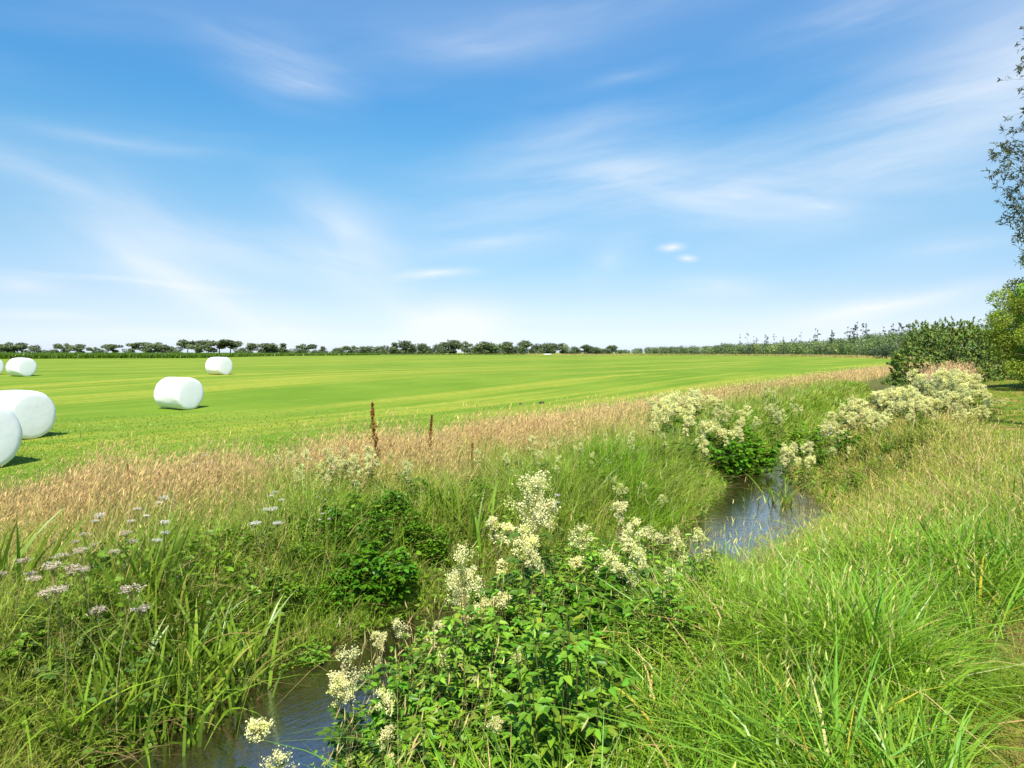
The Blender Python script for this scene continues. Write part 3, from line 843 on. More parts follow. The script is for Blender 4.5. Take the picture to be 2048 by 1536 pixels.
# foreground meadowsweet along the near edge of the water
fg = [
 (1052, 985, 5.7, 'tallest cream meadowsweet with a big plume in front of the bright pool'),
 (1076, 940, 6.6, 'meadowsweet with a small round white head rising behind the tallest plume'),
 (1008, 1008, 6.0, 'meadowsweet with a narrow cream head just left of the tallest plume'),
 (1090, 1085, 5.4, 'meadowsweet with a ragged cream head below the tallest plume'),
 (948, 1128, 5.0, 'meadowsweet with a broad fluffy cream head over the dark water'),
 (900, 1150, 5.2, 'yellowish meadowsweet beside the broad fluffy head, over dark water'),
 (1012, 1165, 4.9, 'meadowsweet with a drooping cream head right of the broad fluffy one'),
 (1180, 1030, 5.8, 'meadowsweet with three stacked white heads among green leaves'),
 (1216, 990, 6.6, 'meadowsweet with a white head standing highest right of the tall plume'),
 (1252, 1022, 6.1, 'meadowsweet with a creamy head above the leafy thicket'),
 (1272, 1062, 5.6, 'meadowsweet with a flat white head right of the stacked heads'),
 (1302, 1030, 6.4, 'meadowsweet with a pale head nearest the left edge of the pool'),
 (1246, 1100, 5.0, 'low meadowsweet with one small white head amid dark leaves'),
 (1192, 1082, 5.3, 'meadowsweet with a small white head under the stacked heads'),
 (742, 1258, 4.9, 'meadowsweet with one white round head hanging over the dark bank water'),
 (818, 1222, 5.1, 'meadowsweet with a thin white head over the dark water'),
 (846, 1258, 5.0, 'small meadowsweet with a loose white head close above the stream'),
 (694, 1308, 4.3, 'meadowsweet with the widest flat cream head by the stream bend'),
 (512, 1395, 3.7, 'meadowsweet with a tall cream head standing before the rippled water'),
 (592, 1480, 3.25, 'meadowsweet with a cream head cut by the bottom edge'),
 (742, 1440, 3.7, 'low meadowsweet with a white head at the water edge near the bottom'),
 (790, 1372, 3.9, 'meadowsweet with a cream head half hidden in the yellowish stems'),
 (888, 1300, 4.3, 'meadowsweet with a small creamy head in the green tangle'),
 (1026, 1275, 4.2, 'meadowsweet with a pale green head in the middle of the thicket'),
 (1004, 1412, 3.4, 'short meadowsweet with one fading head low in the leaves'),
 (1352, 1050, 7.0, 'meadowsweet with a pale head against the shining pool'),
 (960, 1205, 5.0, 'meadowsweet with a fluffy head tucked under the broad one'),
 (1040, 1052, 5.5, 'meadowsweet with a long plume hanging below the tallest head'),
]
for k, (px, py, Y, lab) in enumerate(fg):
    plant('meadowsweet', MSX if k in (0, 4, 17) else MS, k, px, py, Y, lab, 'wildflower', 'meadowsweet along the near edge of the water')

def patch(n, pxr, Yr, hr, protos, name, label, cat, group, cond=None, seed=1):
    rng = np.random.default_rng(seed); c = 0; tries = 0
    while c < n and tries < n * 30:
        tries += 1
        px = rng.uniform(*pxr); Y = rng.uniform(*Yr); X = at(px, Y)
        s, w = stream([X], [Y])
        if cond and not cond(px, Y, s[0], w[0]): continue
        h = rng.uniform(*hr) * (cond_h(px, Y) if name == 'meadowsweet' and 'mound' in group else 1)
        place(name, protos[rng.integers(len(protos))], (X, Y, max(gz1(X, Y), WATER) - .02), rng.uniform(0, 6.28), h, label, cat, group)
        c += 1
def profile_patch(n, xs, ys, Yr, drop, protos, name, label, cat, group, cond, seed, hmin=.5, hmax=1.75, wide=1.2):
    """plants whose tops follow an outline at the back and step down towards the camera"""
    rng = np.random.default_rng(seed); c = 0; tries = 0
    while c < n and tries < n * 40:
        tries += 1
        px = rng.uniform(xs[0], xs[-1]); u = rng.uniform() ** .8; Y = Yr[0] + (Yr[1] - Yr[0]) * u; X = at(px, Y)
        st, w = stream([X], [Y])
        if not cond(px, Y, st[0], w[0]): continue
        py = float(np.interp(px, xs, ys)) + (1 - u) * drop + rng.uniform(-6, 14)
        z = max(gz1(X, Y), WATER - .05); h = EYE - (py - HZ) * Y / F - z
        if h < hmin * .7: continue
        h = float(np.clip(h, hmin, hmax))
        place(name, protos[rng.integers(len(protos))], (X, Y, z - .02), rng.uniform(0, 6.28), (h * wide, h * wide, h), label, cat, group); c += 1
profile_patch(150, [1640, 1690, 1740, 1800, 1860, 1920, 1965, 2020], [838, 806, 775, 748, 730, 735, 760, 800], (14.5, 20.5), 85, MSB, 'meadowsweet',
      'cream meadowsweet in the dense flowering mound below the grey green willow', 'wildflower', 'meadowsweet in the mound by the willow', lambda px, Y, s, w: s > .5, 3)
patch(32, (1300, 1500), (13.5, 18.5), (.95, 1.25), MSB, 'meadowsweet', 'white meadowsweet on the far bank just upstream of the bright pool', 'wildflower',
      'meadowsweet on the far bank above the pool', lambda px, Y, s, w: s < -w and s > -3.2, 5)
patch(12, (1510, 1640), (17, 24), (.9, 1.2), MSP, 'meadowsweet', 'yellowish budding meadowsweet on the far bank left of the willow', 'wildflower',
      'budding meadowsweet on the far bank', lambda px, Y, s, w: s < -.2 and s > -3, 6)
patch(13, (1500, 1640), (14.2, 16.5), (.55, .8), MSB, 'meadowsweet', 'cream meadowsweet leaning over the narrow upper end of the pool', 'wildflower',
      'meadowsweet at the head of the pool', lambda px, Y, s, w: abs(s) > w * .7 and s < 2, 7)
patch(24, (560, 860), (8.2, 10.3), (.62, .84), MSP, 'meadowsweet', 'pale budding meadowsweet behind the dark leafy bush on the far bank', 'wildflower',
      'pale budding meadowsweet behind the leafy bush', lambda px, Y, s, w: s < -1.6, 8)
THK = [herb(58 + k, c, stems=28, spread=.26, leaf=.060, tall=.9, wid=(.42, .46, .30)[k]) for k, c in enumerate([(.155, .295, .020), (.110, .240, .014), (.225, .325, .035)])]
patch(30, (1620, 1970), (12.5, 16.5), (.45, .75), THK, 'leafy_herb', 'green leafy plant on the slope under the dense flowering mound', 'plant', 'green plants below the flowering mound', lambda px, Y, s, w: s > w + .2 and s < 3.6, 14)
def thicket(n, seed):
    rng = np.random.default_rng(seed)
    cand = np.where((LINE[:, 1] > 3.9) & (LINE[:, 1] < 9.6))[0]
    c = 0
    while c < n:
        i = rng.choice(cand); sd = half_width(LINE[i, 1]) + rng.uniform(-.20, 1.0 if rng.uniform() < .6 else 2.2)
        X = LINE[i, 0] + TAN[i, 1] * sd; Y = LINE[i, 1] - TAN[i, 0] * sd
        px = 1024 + X / Y * F
        if px < 640 or px > 1500 or Y < 2.9: continue
        py = float(np.interp(px, [640, 720, 800, 900, 1000, 1100, 1200, 1300, 1400, 1500], [1400, 1330, 1260, 1170, 1100, 1050, 1040, 1030, 1050, 1120])) + rng.uniform(0, 1) ** 1.6 * 240
        z = max(gz1(X, Y), WATER - .05); h = EYE - (py - HZ) * Y / F - z
        h = float(np.clip(h, .30, 1.2))
        place('leafy_herb', THK[rng.integers(3)], (X, Y, z - .02), rng.uniform(0, 6.28), h / .95,
              'leafy green flowerless plant in the near thicket under the cream plumes', 'plant', 'leafy plants of the near thicket'); c += 1
thicket(115, 12)
patch(20, (930, 1330), (9.0, 13.5), (.58, .80), MSP, 'meadowsweet', 'budding meadowsweet in the green grass between the tall plume and the pool', 'wildflower',
      'budding meadowsweet left of the pool', lambda px, Y, s, w: s < -w - .1 and s > -3.2, 15)
patch(14, (930, 1340), (8.5, 13.0), (.35, .6), THK, 'leafy_herb', 'low leafy herb among the grass on the far bank left of the pool', 'plant',
      'low herbs left of the pool', lambda px, Y, s, w: s < -w and s > -2.6, 16)
patch(10, (1120, 1400), (3.6, 6.5), (.7, .95), MSP, 'meadowsweet', 'budding leafy meadowsweet in the thicket right of the cream plumes', 'wildflower',
      'leafy budding meadowsweet in the near thicket', lambda px, Y, s, w: s > w and s < 2.8, 9)

um = [(400, 905, 9.3, 0, 'tall white umbel standing alone before the dry grass'), (180, 1020, 7.7, 0, 'white umbel among green grass near the left edge of the photo'),
      (285, 1008, 8.0, 0, 'white umbel beside a smaller one left of the meadow middle'), (330, 1036, 7.6, 0, 'low white umbel in the bright grass'),
      (312, 985, 8.3, 0, 'white umbel nearest the dry grass left of the meadow middle'), (545, 975, 8.4, 0, 'white umbel in front of the tan grass, left of the pale meadowsweet'),
      (520, 1006, 8.0, 0, 'small white umbel under its taller neighbour'), (160, 1056, 7.2, 1, 'pinkish faded umbel left of another faded one'),
      (240, 1058, 7.2, 1, 'pinkish faded umbel in the middle of the faded group'), (180, 1084, 6.9, 1, 'lower pinkish faded umbel below the pair'),
      (28, 1108, 6.6, 1, 'faded umbel at the very left edge'), (95, 1102, 6.7, 1, 'pinkish umbel second from the left edge'),
      (130, 1110, 6.5, 1, 'dense pinkish umbel above the broad green leaves'), (232, 1112, 6.6, 1, 'brownish umbel with two tiers above the reeds'),
      (640, 1022, 8.0, 0, 'small white umbel above the dark leafy bush'), (650, 1085, 7.5, 0, 'small white umbel against the dark leafy bush'),
      (1150, 958, 10.5, 1, 'greyish umbel in the green grass left of the pool'), (1218, 985, 10.8, 0, 'white umbel by the upper grass tussock'),
      (1030, 960, 9.8, 0, 'pale umbel between the plume and the tall grass'), (1060, 905, 12, 1, 'faded umbel at the lower edge of the tan grass'),
      (1215, 805, 17, 0, 'white umbel out in the tan grass by the field'), (1115, 985, 9.0, 0, 'white umbel right of the tall plume'),
      (1360, 800, 17.5, 0, 'white umbel beside the far bank meadowsweet'), (1655, 850, 15.5, 0, 'white umbel on the slope under the mound')]
for k, (px, py, Y, f, lab) in enumerate(um):
    Y = min(Y, (EYE - .66) * F / (py - HZ)) if px < 560 else Y
    plant('umbel_flower', UMP if f else UM, k, px, py, Y, lab, 'wildflower', 'umbel flowers in the meadow', hmax=1.3)

for k, (px, py, Y, lab) in enumerate([(751, 803, 10.4, 'tallest brown dock spike standing out against the field'), (861, 828, 11.2, 'second brown dock spike, shorter, right of the tallest'),
        (943, 884, 10.6, 'yellowish brown dock spike low in the tan grass'), (256, 925, 8.6, 'leaning brown dock spike in the left tan grass'),
        (686, 893, 10.0, 'short reddish dock spike in the tan grass'), (1455, 700 + 150, 15.5, 'brown dock spike by the far bank meadowsweet')]):
    plant('dock_plant', DK, k, px, py, Y, lab, 'weed', 'brown dock spikes', hmin=.7, hmax=1.55)

# leafy herbs on the banks
HB = [herb(50, (.075, .190, .006)), herb(51, (.100, .225, .007), leaf=.08), herb(52, (.150, .270, .012), leaf=.07, wid=.42)]
NT = [herb(55, (.140, .285, .014), stems=20, spread=.36, leaf=.125, tall=.6, wid=.7), herb(56, (.115, .230, .014), stems=20, spread=.36, leaf=.10, tall=.7, wid=.42)]
herbs = [
 (740, 1020, 7.8, 0, 'dark green leafy bush of herbs rising highest on the far bank'), (660, 1070, 7.6, 0, 'dark leafy herb forming the left shoulder of the bush'),
 (820, 1080, 8.1, 1, 'dark leafy herb forming the right shoulder of the bush'), (700, 1140, 7.3, 0, 'dark leafy herb at the foot of the bush by the water'),
 (790, 1150, 7.6, 0, 'shaded leafy herb hanging over the dark water'), (870, 1160, 8.1, 1, 'leafy herb at the right foot of the bush'),
 (610, 1130, 7.2, 2, 'paler feathery herb left of the dark bush'), (640, 1000, 8.5, 1, 'green herb behind the dark bush'),
 (840, 1000, 8.9, 1, 'green herb behind the right shoulder of the bush'), (700, 980, 8.1, 1, 'leafy herb at the back of the dark bush top'), (780, 990, 8.3, 0, 'leafy herb right behind the dark bush top'), (590, 1060, 7.5, 2, 'feathery green herb at the left rim of the dark bush'), (750, 1080, 7.3, 0, 'dark leafy herb in the middle front of the bush'), (660, 1160, 7.0, 0, 'shaded leafy herb at the left foot of the bush over the water'), (560, 1180, 6.7, 2, 'pale leafed herb overhanging the bank between reeds and bush'),
 (1240, 1140, 4.9, 0, 'dark leafed herb in the thicket under the white heads'), (1160, 1200, 4.6, 1, 'leafy herb in the middle of the near thicket'),
 (1300, 1190, 4.8, 0, 'dark leafed herb at the right side of the near thicket'), (1080, 1260, 4.2, 1, 'leafy herb at the front of the near thicket'),
 (1200, 1300, 3.9, 0, 'dark leafy herb low in the near thicket'), (1120, 1360, 3.5, 1, 'leafy herb near the bottom of the thicket'),
 (980, 1340, 3.8, 2, 'narrow leafed herb near the stream at the front'), (900, 1400, 3.6, 2, 'narrow leafed herb by the front water edge'),
 (1360, 1120, 5.9, 1, 'leafy herb at the left rim of the shining pool'), (1390, 870, 15, 1, 'dark herb below the far bank meadowsweet'),
 (1440, 860, 15.3, 0, 'dark herb overhanging the upper pool'), (1500, 850, 16.2, 1, 'green herb at the narrow end of the stream'),
 (1700, 860, 15.5, 0, 'dark green herb on the slope below the flowering mound'), (1780, 850, 16.5, 1, 'green herb at the foot of the mound'),
 (1860, 850, 17, 1, 'green herb under the right part of the mound'), (1620, 830, 17.5, 2, 'pale green herb upstream of the pool'),
]
for k, (px, py, Y, i, lab) in enumerate(herbs):
    plant('leafy_herb', HB, i, px, py, Y, lab, 'plant', 'leafy herbs on the banks', hmin=.45, hmax=1.25, ph=.78)
nett = [(60, 1250, 5.6, 0, 'bright broad leafed plant at the left edge above the water'), (110, 1330, 5.3, 0, 'broad leafed plant low at the left edge'),
        (200, 1235, 5.9, 1, 'broad leafed plant behind the reeds'), (160, 1290, 5.5, 0, 'light green broad leafed plant left of the reeds'),
        (240, 1330, 5.3, 1, 'small broad leafed plant under the reeds'), (30, 1400, 4.9, 0, 'shaded broad leafed plant in the lower left corner'),
        (330, 1250, 6.1, 1, 'leafy plant behind the middle of the reeds'), (620, 1300, 6.3, 1, 'cut leafed plant trailing into the stream at the bend')]
for k, (px, py, Y, i, lab) in enumerate(nett):
    plant('broadleaf_herb', NT, i, px, py, Y, lab, 'plant', 'broad leafed plants by the reeds', hmin=.3, hmax=1.0, ph=.66)

RD = [reed(60, 40, .92, w=.040, spread=.17, bend=.35), reed(61, 38, .85, w=.038, bend=.55, spread=.18), reed(62, 30, 1.0, w=.046, spread=.15, bend=.3)]
reeds = [(330, 1165, 5.75, 0, 'reed clump with the tallest upright blades at the water edge'), (420, 1230, 5.7, 1, 'reed clump with blades arching out over the stream'),
         (250, 1250, 5.45, 1, 'reed clump left of the tallest blades'), (380, 1260, 5.45, 2, 'reed clump with drooping blades touching the water'),
         (300, 1300, 5.2, 1, 'reed clump at the front with bent pale blades'), (480, 1290, 5.85, 0, 'reed clump nearest the open stream'), (280, 1180, 5.9, 2, 'reed clump standing behind the tallest blades'), (440, 1330, 5.45, 1, 'reed clump whose blades trail in the rippled water'), (230, 1320, 5.05, 0, 'reed clump in the lower left with upright blades'), (350, 1380, 5.0, 1, 'frontmost reed clump hanging low over the water'),
         (20, 1150, 5.6, 2, 'reed clump at the left edge reaching highest there'), (110, 1420, 4.75, 1, 'reed clump with long blades in the bottom left corner'),
         (200, 1390, 4.85, 0, 'reed clump low over the dark water in the lower left'), (900, 1000, 8.6, 0, 'reed tuft right of the dark leafy bush'),
         (940, 1040, 8.4, 2, 'reed tuft beside the cream plumes across the water'), (1560, 1000, 12.9, 1, 'reed tuft standing in the upper pool')]
for k, (px, py, Y, i, lab) in enumerate(reeds):
    plant('reed_clump', RD, i, px, py, Y, lab, 'reeds', 'reed clumps at the water edge', hmin=.6, hmax=1.3, ph=.72)

# ------------------------------------------------------------------ wrapped bales
def bale_mesh(seed):
    rng = np.random.default_rng(seed)
    Rr, Ln, sides = .60, 1.24, 56
    prof = [(-Ln / 2 - .020, .0), (-Ln / 2 - .018, .25), (-Ln / 2 - .014, .47), (-Ln / 2 - .004, .535), (-Ln / 2 + .014, .566), (-Ln / 2 + .045, .588), (-Ln / 2 + .10, .599)]
    prof += [(x, .600 + .010 * math.cos(x * 3) + (.004 if k % 3 == 0 else -.003)) for k, x in enumerate(np.linspace(-.43, .43, 19))]
    prof += [(-x, r) for x, r in prof[:7][::-1]]
    V = []; an = np.arange(sides) * 2 * pi / sides
    ph = rng.uniform(0, 6, 4)
    for x, r in prof:
        lump = 1 + .012 * np.sin(an * 3 + ph[0] + x * 3) + .008 * np.sin(an * 7 + ph[1] - x * 5) + .004 * np.sin(an * 17 + x * 9 + ph[2])
        y = r * np.cos(an) * lump; z = r * np.sin(an) * lump
        z = np.where(z < -.56, -.56 - (-.56 - z) * .4, z)
        V.append(np.stack([np.full(sides, x), y * 1.015, z], 1))
    n = len(prof); V = np.concatenate(V)
    Q = [(k * sides + j, k * sides + (j + 1) % sides, (k + 1) * sides + (j + 1) % sides, (k + 1) * sides + j) for k in range(n - 1) for j in range(sides)]
    mb = MB(); mb.add(V, Q=Q)
    return mb
M_FILM = film_mat()
bales = [(-10.02, 12.55, -.05, 64, 'nearest white wrapped bale, cut off by the left edge of the photo', 1.04),
         (at(33, 16.9), 16.9, -.02, 68, 'large white wrapped bale behind the nearest one at the left edge', 1.0),
         (at(358, 25.3), 25.3, .03, 66, 'white wrapped bale standing alone in the middle of the left field', 1.0),
         (at(438, 45.0), 45.0, .66, 66, 'far white wrapped bale under the row of trees, right of the others', 1.0),
         (at(43, 43.2), 43.2, .70, 66, 'far white wrapped bale second from the left edge', 1.0),
         (at(-22, 44.5), 44.5, .72, 66, 'far white wrapped bale with only its rounded end showing at the left edge', 1.0)]
for k, (X, Y, zz, rz, lab, sc) in enumerate(bales):
    o = link('wrapped_bale', bale_mesh(70 + k).mesh('wrapped_bale', M_FILM, smooth=True))
    z = gz1(X, Y)
    o.location = (X, Y, z + .555 * sc); o.rotation_euler = (0, 0, radians(rz - 90)); o.scale = (sc, sc, sc)
    tag(o, lab, 'hay bale', 'white wrapped bales in the field')

# small dark clods at the field edge and the low white trough far away
for k, (px, Y, sz, lab) in enumerate([(1083, 27.5, .08, 'larger dark clod of earth lying on the mown field edge'), (1040, 27.0, .05, 'smaller dark clod of earth left of the larger one')]):
    rng = np.random.default_rng(80 + k); V, Q = [], []
    n1, n2 = 7, 12
    for a in range(n1 + 1):
        for b in range(n2):
            th = a / n1 * pi; p = b / n2 * 2 * pi; rr = sz * (1 + .25 * sin(3 * p + a) * sin(th) + rng.normal(0, .07))
            V.append((rr * 1.3 * sin(th) * cos(p), rr * sin(th) * sin(p), rr * .6 * cos(th)))
    for a in range(n1):
        for b in range(n2): Q.append((a * n2 + b, a * n2 + (b + 1) % n2, (a + 1) * n2 + (b + 1) % n2, (a + 1) * n2 + b))
    mb = MB(); mb.add(V, Q=Q); o = link('clod', mb.mesh('clod', plain_mat('earth', (.05, .035, .022))))
    X = at(px, Y); o.location = (X, Y, gz1(X, Y) + sz * .45); tag(o, lab, 'clod', 'dark clods on the field')
def trough():
    mb = MB(); L_, W_, H_, t = 1.5, .5, .55, .06
    o_ = np.array([(-L_, -W_), (L_, -W_), (L_, W_), (-L_, W_)]); i_ = np.array([(-L_ + t, -W_ + t), (L_ - t, -W_ + t), (L_ - t, W_ - t), (-L_ + t, W_ - t)])
    V = [(*p * .92, 0) if 0 else (p[0] * .94, p[1] * .9, 0) for p in o_] + [(*p, H_) for p in o_] + [(*p, H_) for p in i_] + [(p[0] * .94, p[1] * .9, .08) for p in i_]
    Q = [(0, 3, 2, 1)]
    for a in range(4):
        b = (a + 1) % 4; Q += [(a, b, 4 + b, 4 + a), (4 + a, 4 + b, 8 + b, 8 + a), (8 + a, 8 + b, 12 + b, 12 + a)]
    Q.append((12, 13, 14, 15)); mb.add(V, Q=Q)
    o = link('trough', mb.mesh('trough', plain_mat('white_paint', (.72, .72, .70), .5)))
    X, Y = at(1095, 262), 262.; o.location = (X, Y, gz1(X, Y)); tag(o, 'low white trough far off at the end of the field before the trees', 'trough')
trough()

# ------------------------------------------------------------------ trees
def crown_points(rng, centres, radii, n_each, flat=.8):
    P, idx = [], []
    for k, (c, r) in enumerate(zip(centres, radii)):
        n = int(n_each * (r / np.mean(radii)) ** 2)
        d = rand_dirs(n, rng) * (rng.uniform(.35, 1.0, (n, 1)) ** .6) * r
        d[:, 2] *= flat
        P.append(c + d); idx.append(np.full(n, k))
    return np.concatenate(P), np.concatenate(idx)

def tree(seed, H=1.0, W=1.0, base=.32, ncl=12, n_each=120, leaf=.055, col=(.150, .185, .080), trunk=.030, flat=.7, crad=.2, shape='round', tcol=(.10, .075, .055), lw=.75, nstem=1):
    """unit-sized tree: tapered trunk with limbs and a crown of many small leaf faces in uneven clumps"""
    rng = np.random.default_rng(seed)
    tr, cr = MB(), MB()
    C, rad = [], []
    for k in range(ncl):
        a = rng.uniform(0, 2 * pi); r = math.sqrt(rng.uniform(0, 1)); z = rng.uniform(0, 1)
        if shape == 'round': rr = r * .42 * W * math.sqrt(max(.12, 1 - (2 * z - 1) ** 2))
        elif shape == 'flat': z = z ** .6; rr = r * .50 * W * (.55 + .45 * z)
        elif shape == 'cone': rr = r * .38 * W * (1.05 - z)
        else: rr = r * .40 * W; z = z * .9
        C.append((sin(a) * rr, cos(a) * rr, (base + (1 - base - crad * .45) * z + .02) * H)); rad.append(crad * rng.uniform(.6, 1.25) * H * .8)
    C = np.array(C); rad = np.array(rad)
    lean = rng.normal(0, .03, 2)
    top = np.array([lean[0], lean[1], H * (.72 if shape != 'cone' else .95)])
    for st in range(nstem):
        off = np.array([rng.normal(0, .07), rng.normal(0, .07), 0]) * (nstem > 1)
        t = np.linspace(0, 1, 6)[:, None]
        sp = off * (1 + 2 * t) + np.array([0, 0, -.02]) * (1 - t) + top * t; sp[:, :2] += .012 * np.sin(t * 6 + st)
        tube(tr, sp, trunk, trunk * .3, tcol, 6)
    for k in range(ncl):
        s0 = top * rng.uniform(.45, .9) * np.array([1, 1, 1]); s0[2] = min(s0[2], C[k][2])
        mid = (s0 + C[k]) / 2 + np.array([0, 0, -.02]); tube(tr, [s0, mid, C[k]], trunk * .35, trunk * .10, tcol, 4)
    P, idx = crown_points(rng, C, rad, n_each, flat)
    n = len(P); cj = np.clip(rng.normal(1, .22, (ncl, 1)), .6, 1.5)
    col_ = jitter(col, n, rng, .15, .10) * cj[idx]
    L = leaf * rng.uniform(.6, 1.3, n)
    D = rand_dirs(n, rng); D[:, 2] -= .1
    outw = norm(P - np.array([0, 0, H * .45]))
    leaves(cr, P, D, rand_dirs(n, rng) * .8 + outw * .7 + np.array([0, 0, .45]), L, L * lw, col_, .15, .1)
    return [('trunk', tr.mesh('tree_trunk', M_BARK)), ('crown', cr.mesh('tree_crown', M_CROWN))]

FT = [tree(100, base=.22, W=1.15, shape='flat', ncl=15, crad=.27, flat=.7, leaf=.075), tree(101, base=.20, W=1.35, shape='flat', ncl=18, crad=.26, flat=.65, leaf=.075),
      tree(102, base=.12, W=.95, shape='round', ncl=14, crad=.28, flat=.8, leaf=.075), tree(103, base=.08, W=.95, shape='cone', ncl=14, crad=.24, flat=.75, leaf=.075),
      tree(104, base=.0, W=1.9, shape='round', ncl=18, crad=.36, flat=.85, leaf=.09, col=(.140, .185, .070)),
      tree(105, base=.0, W=.9, shape='round', ncl=11, crad=.26, flat=.9, leaf=.07, col=(.125, .150, .070), nstem=3),
      tree(106, base=.34, W=1.45, shape='flat', ncl=17, crad=.24, flat=.62, leaf=.075)]
KIND = {0: 'spreading dark tree', 1: 'broad flat topped tree', 2: 'round dark tree', 3: 'pointed dark tree', 4: 'low wide bushy tree', 5: 'pale feathery tree', 6: 'wide umbrella shaped tree on bare trunks'}
ORD = 'first second third fourth fifth sixth seventh eighth ninth tenth eleventh twelfth thirteenth fourteenth fifteenth sixteenth seventeenth eighteenth nineteenth'.split()
def ordinal(n):
    if n <= 19: return ORD[n - 1]
    t = {2: 'twent', 3: 'thirt', 4: 'fort', 5: 'fift', 6: 'sixt'}[n // 10]
    return t + 'ieth' if n % 10 == 0 else t + 'y-' + ORD[n % 10 - 1]
row = [(4, 22, 1), (24, 26, 0), (44, 22, 1), (72, 22, 5), (96, 12, 4), (112, 13, 4), (129, 24, 0), (156, 22, 2), (188, 17, 0), (206, 13, 4), (226, 23, 1), (258, 15, 4),
       (288, 27, 1), (308, 20, 0), (326, 19, 0), (346, 16, 4), (376, 27, 6), (398, 20, 1), (417, 27, 0), (438, 27, 6), (460, 26, 6), (480, 13, 4), (502, 21, 2), (530, 22, 1), (545, 17, 4),
       (566, 22, 3), (596, 12, 4), (611, 20, 0), (632, 9, 4), (645, 16, 3), (676, 14, 4), (703, 14, 0), (728, 14, 4), (768, 15, 4), (789, 21, 3), (812, 23, 2), (828, 13, 4), (846, 18, 2), (866, 11, 4),
       (884, 20, 2), (907, 24, 2), (929, 22, 0), (950, 15, 4), (966, 21, 2), (985, 20, 4), (1010, 21, 2), (1032, 16, 4), (1055, 24, 0), (1080, 20, 4), (1104, 18, 2), (1126, 18, 2), (1145, 13, 4),
       (1168, 16, 0), (1190, 13, 4), (1222, 15, 0), (1206, 10, 4)]
row.sort()
for k, (px, h, kind) in enumerate(row):
    Y = float(np.interp(px, [0, 700, 1240], [285, 320, 400])) + random.uniform(-8, 8)
    X = at(px, Y); z = gz1(X, Y); b = 712 if px < 300 else (709 if px < 700 else 706.5)
    top = EYE + (HZ - (b - h)) * Y / F
    sc = (top - z) * 1.06
    wide = random.uniform(1.25, 1.7)
    place('row_tree', FT[kind], (X, Y, z), random.uniform(0, 6.28), (sc * wide, sc * wide, sc),
          KIND[kind] + ', ' + ordinal(k + 1) + ' from left in the row beyond the field', 'tree', 'trees in the row beyond the field')

# standing crop in the next field, far left
def crop():
    n = 46000; px = R.uniform(-60, 760, n); u = R.uniform(size=n)
    Yf = np.interp(px, [0, 400, 700, 760], [128, 142, 235, 262]); Y = Yf + u ** 1.6 * (275 - Yf); X = (px - 1024) / F * Y
    P = np.stack([X, Y, ground_z(X, Y)], 1); h = np.interp(px, [0, 700], [1.0, .8]) * np.clip(R.normal(1, .12, n), .6, 1.4)
    C = mixcol(np.array((.085, .165, .012)), np.array((.15, .24, .018)), R.uniform(size=n))
    mb = MB(); blades(mb, P, h, np.full(n, .32), R.uniform(0, 6.28, n), np.abs(R.normal(0, .2, n)), np.abs(R.normal(0, .3, n)), C * .9, C, 2)
    tag(link('standing_crop', mb.mesh('standing_crop', M_GRASS)), 'darker green standing crop in a strip beyond the mown field', 'crop', kind='stuff')
crop()
def far_rough():
    n = 30000; px = R.uniform(620, 1850, n)
    Y = np.interp(px, [620, 1050, 1400, 1700, 1850], [285, 262, 240, 150, 110]) * R.uniform(1.0, 1.16, n); X = (px - 1024) / F * Y
    P = np.stack([X, Y, ground_z(X, Y)], 1); h = .45 * np.clip(R.normal(1, .25, n), .5, 1.6)
    f = np.clip(np.interp(px, [700, 1020, 1080, 1250, 1300, 1850], [0, .1, .9, .8, .45, .8]) + R.normal(0, .25, n), 0, 1)
    C = mixcol(np.array((.10, .16, .03)), TAN_ * .85, f)
    mb = MB(); blades(mb, P, h, Y * .0011, R.uniform(0, 6.28, n), np.abs(R.normal(0, .3, n)), np.abs(R.normal(0, .3, n)), C, C, 1)
    tag(link('rough_grass', mb.mesh('rough_grass', M_DRY)), 'rough tan and green grass strip at the far end of the field', 'grass', kind='stuff')
far_rough()

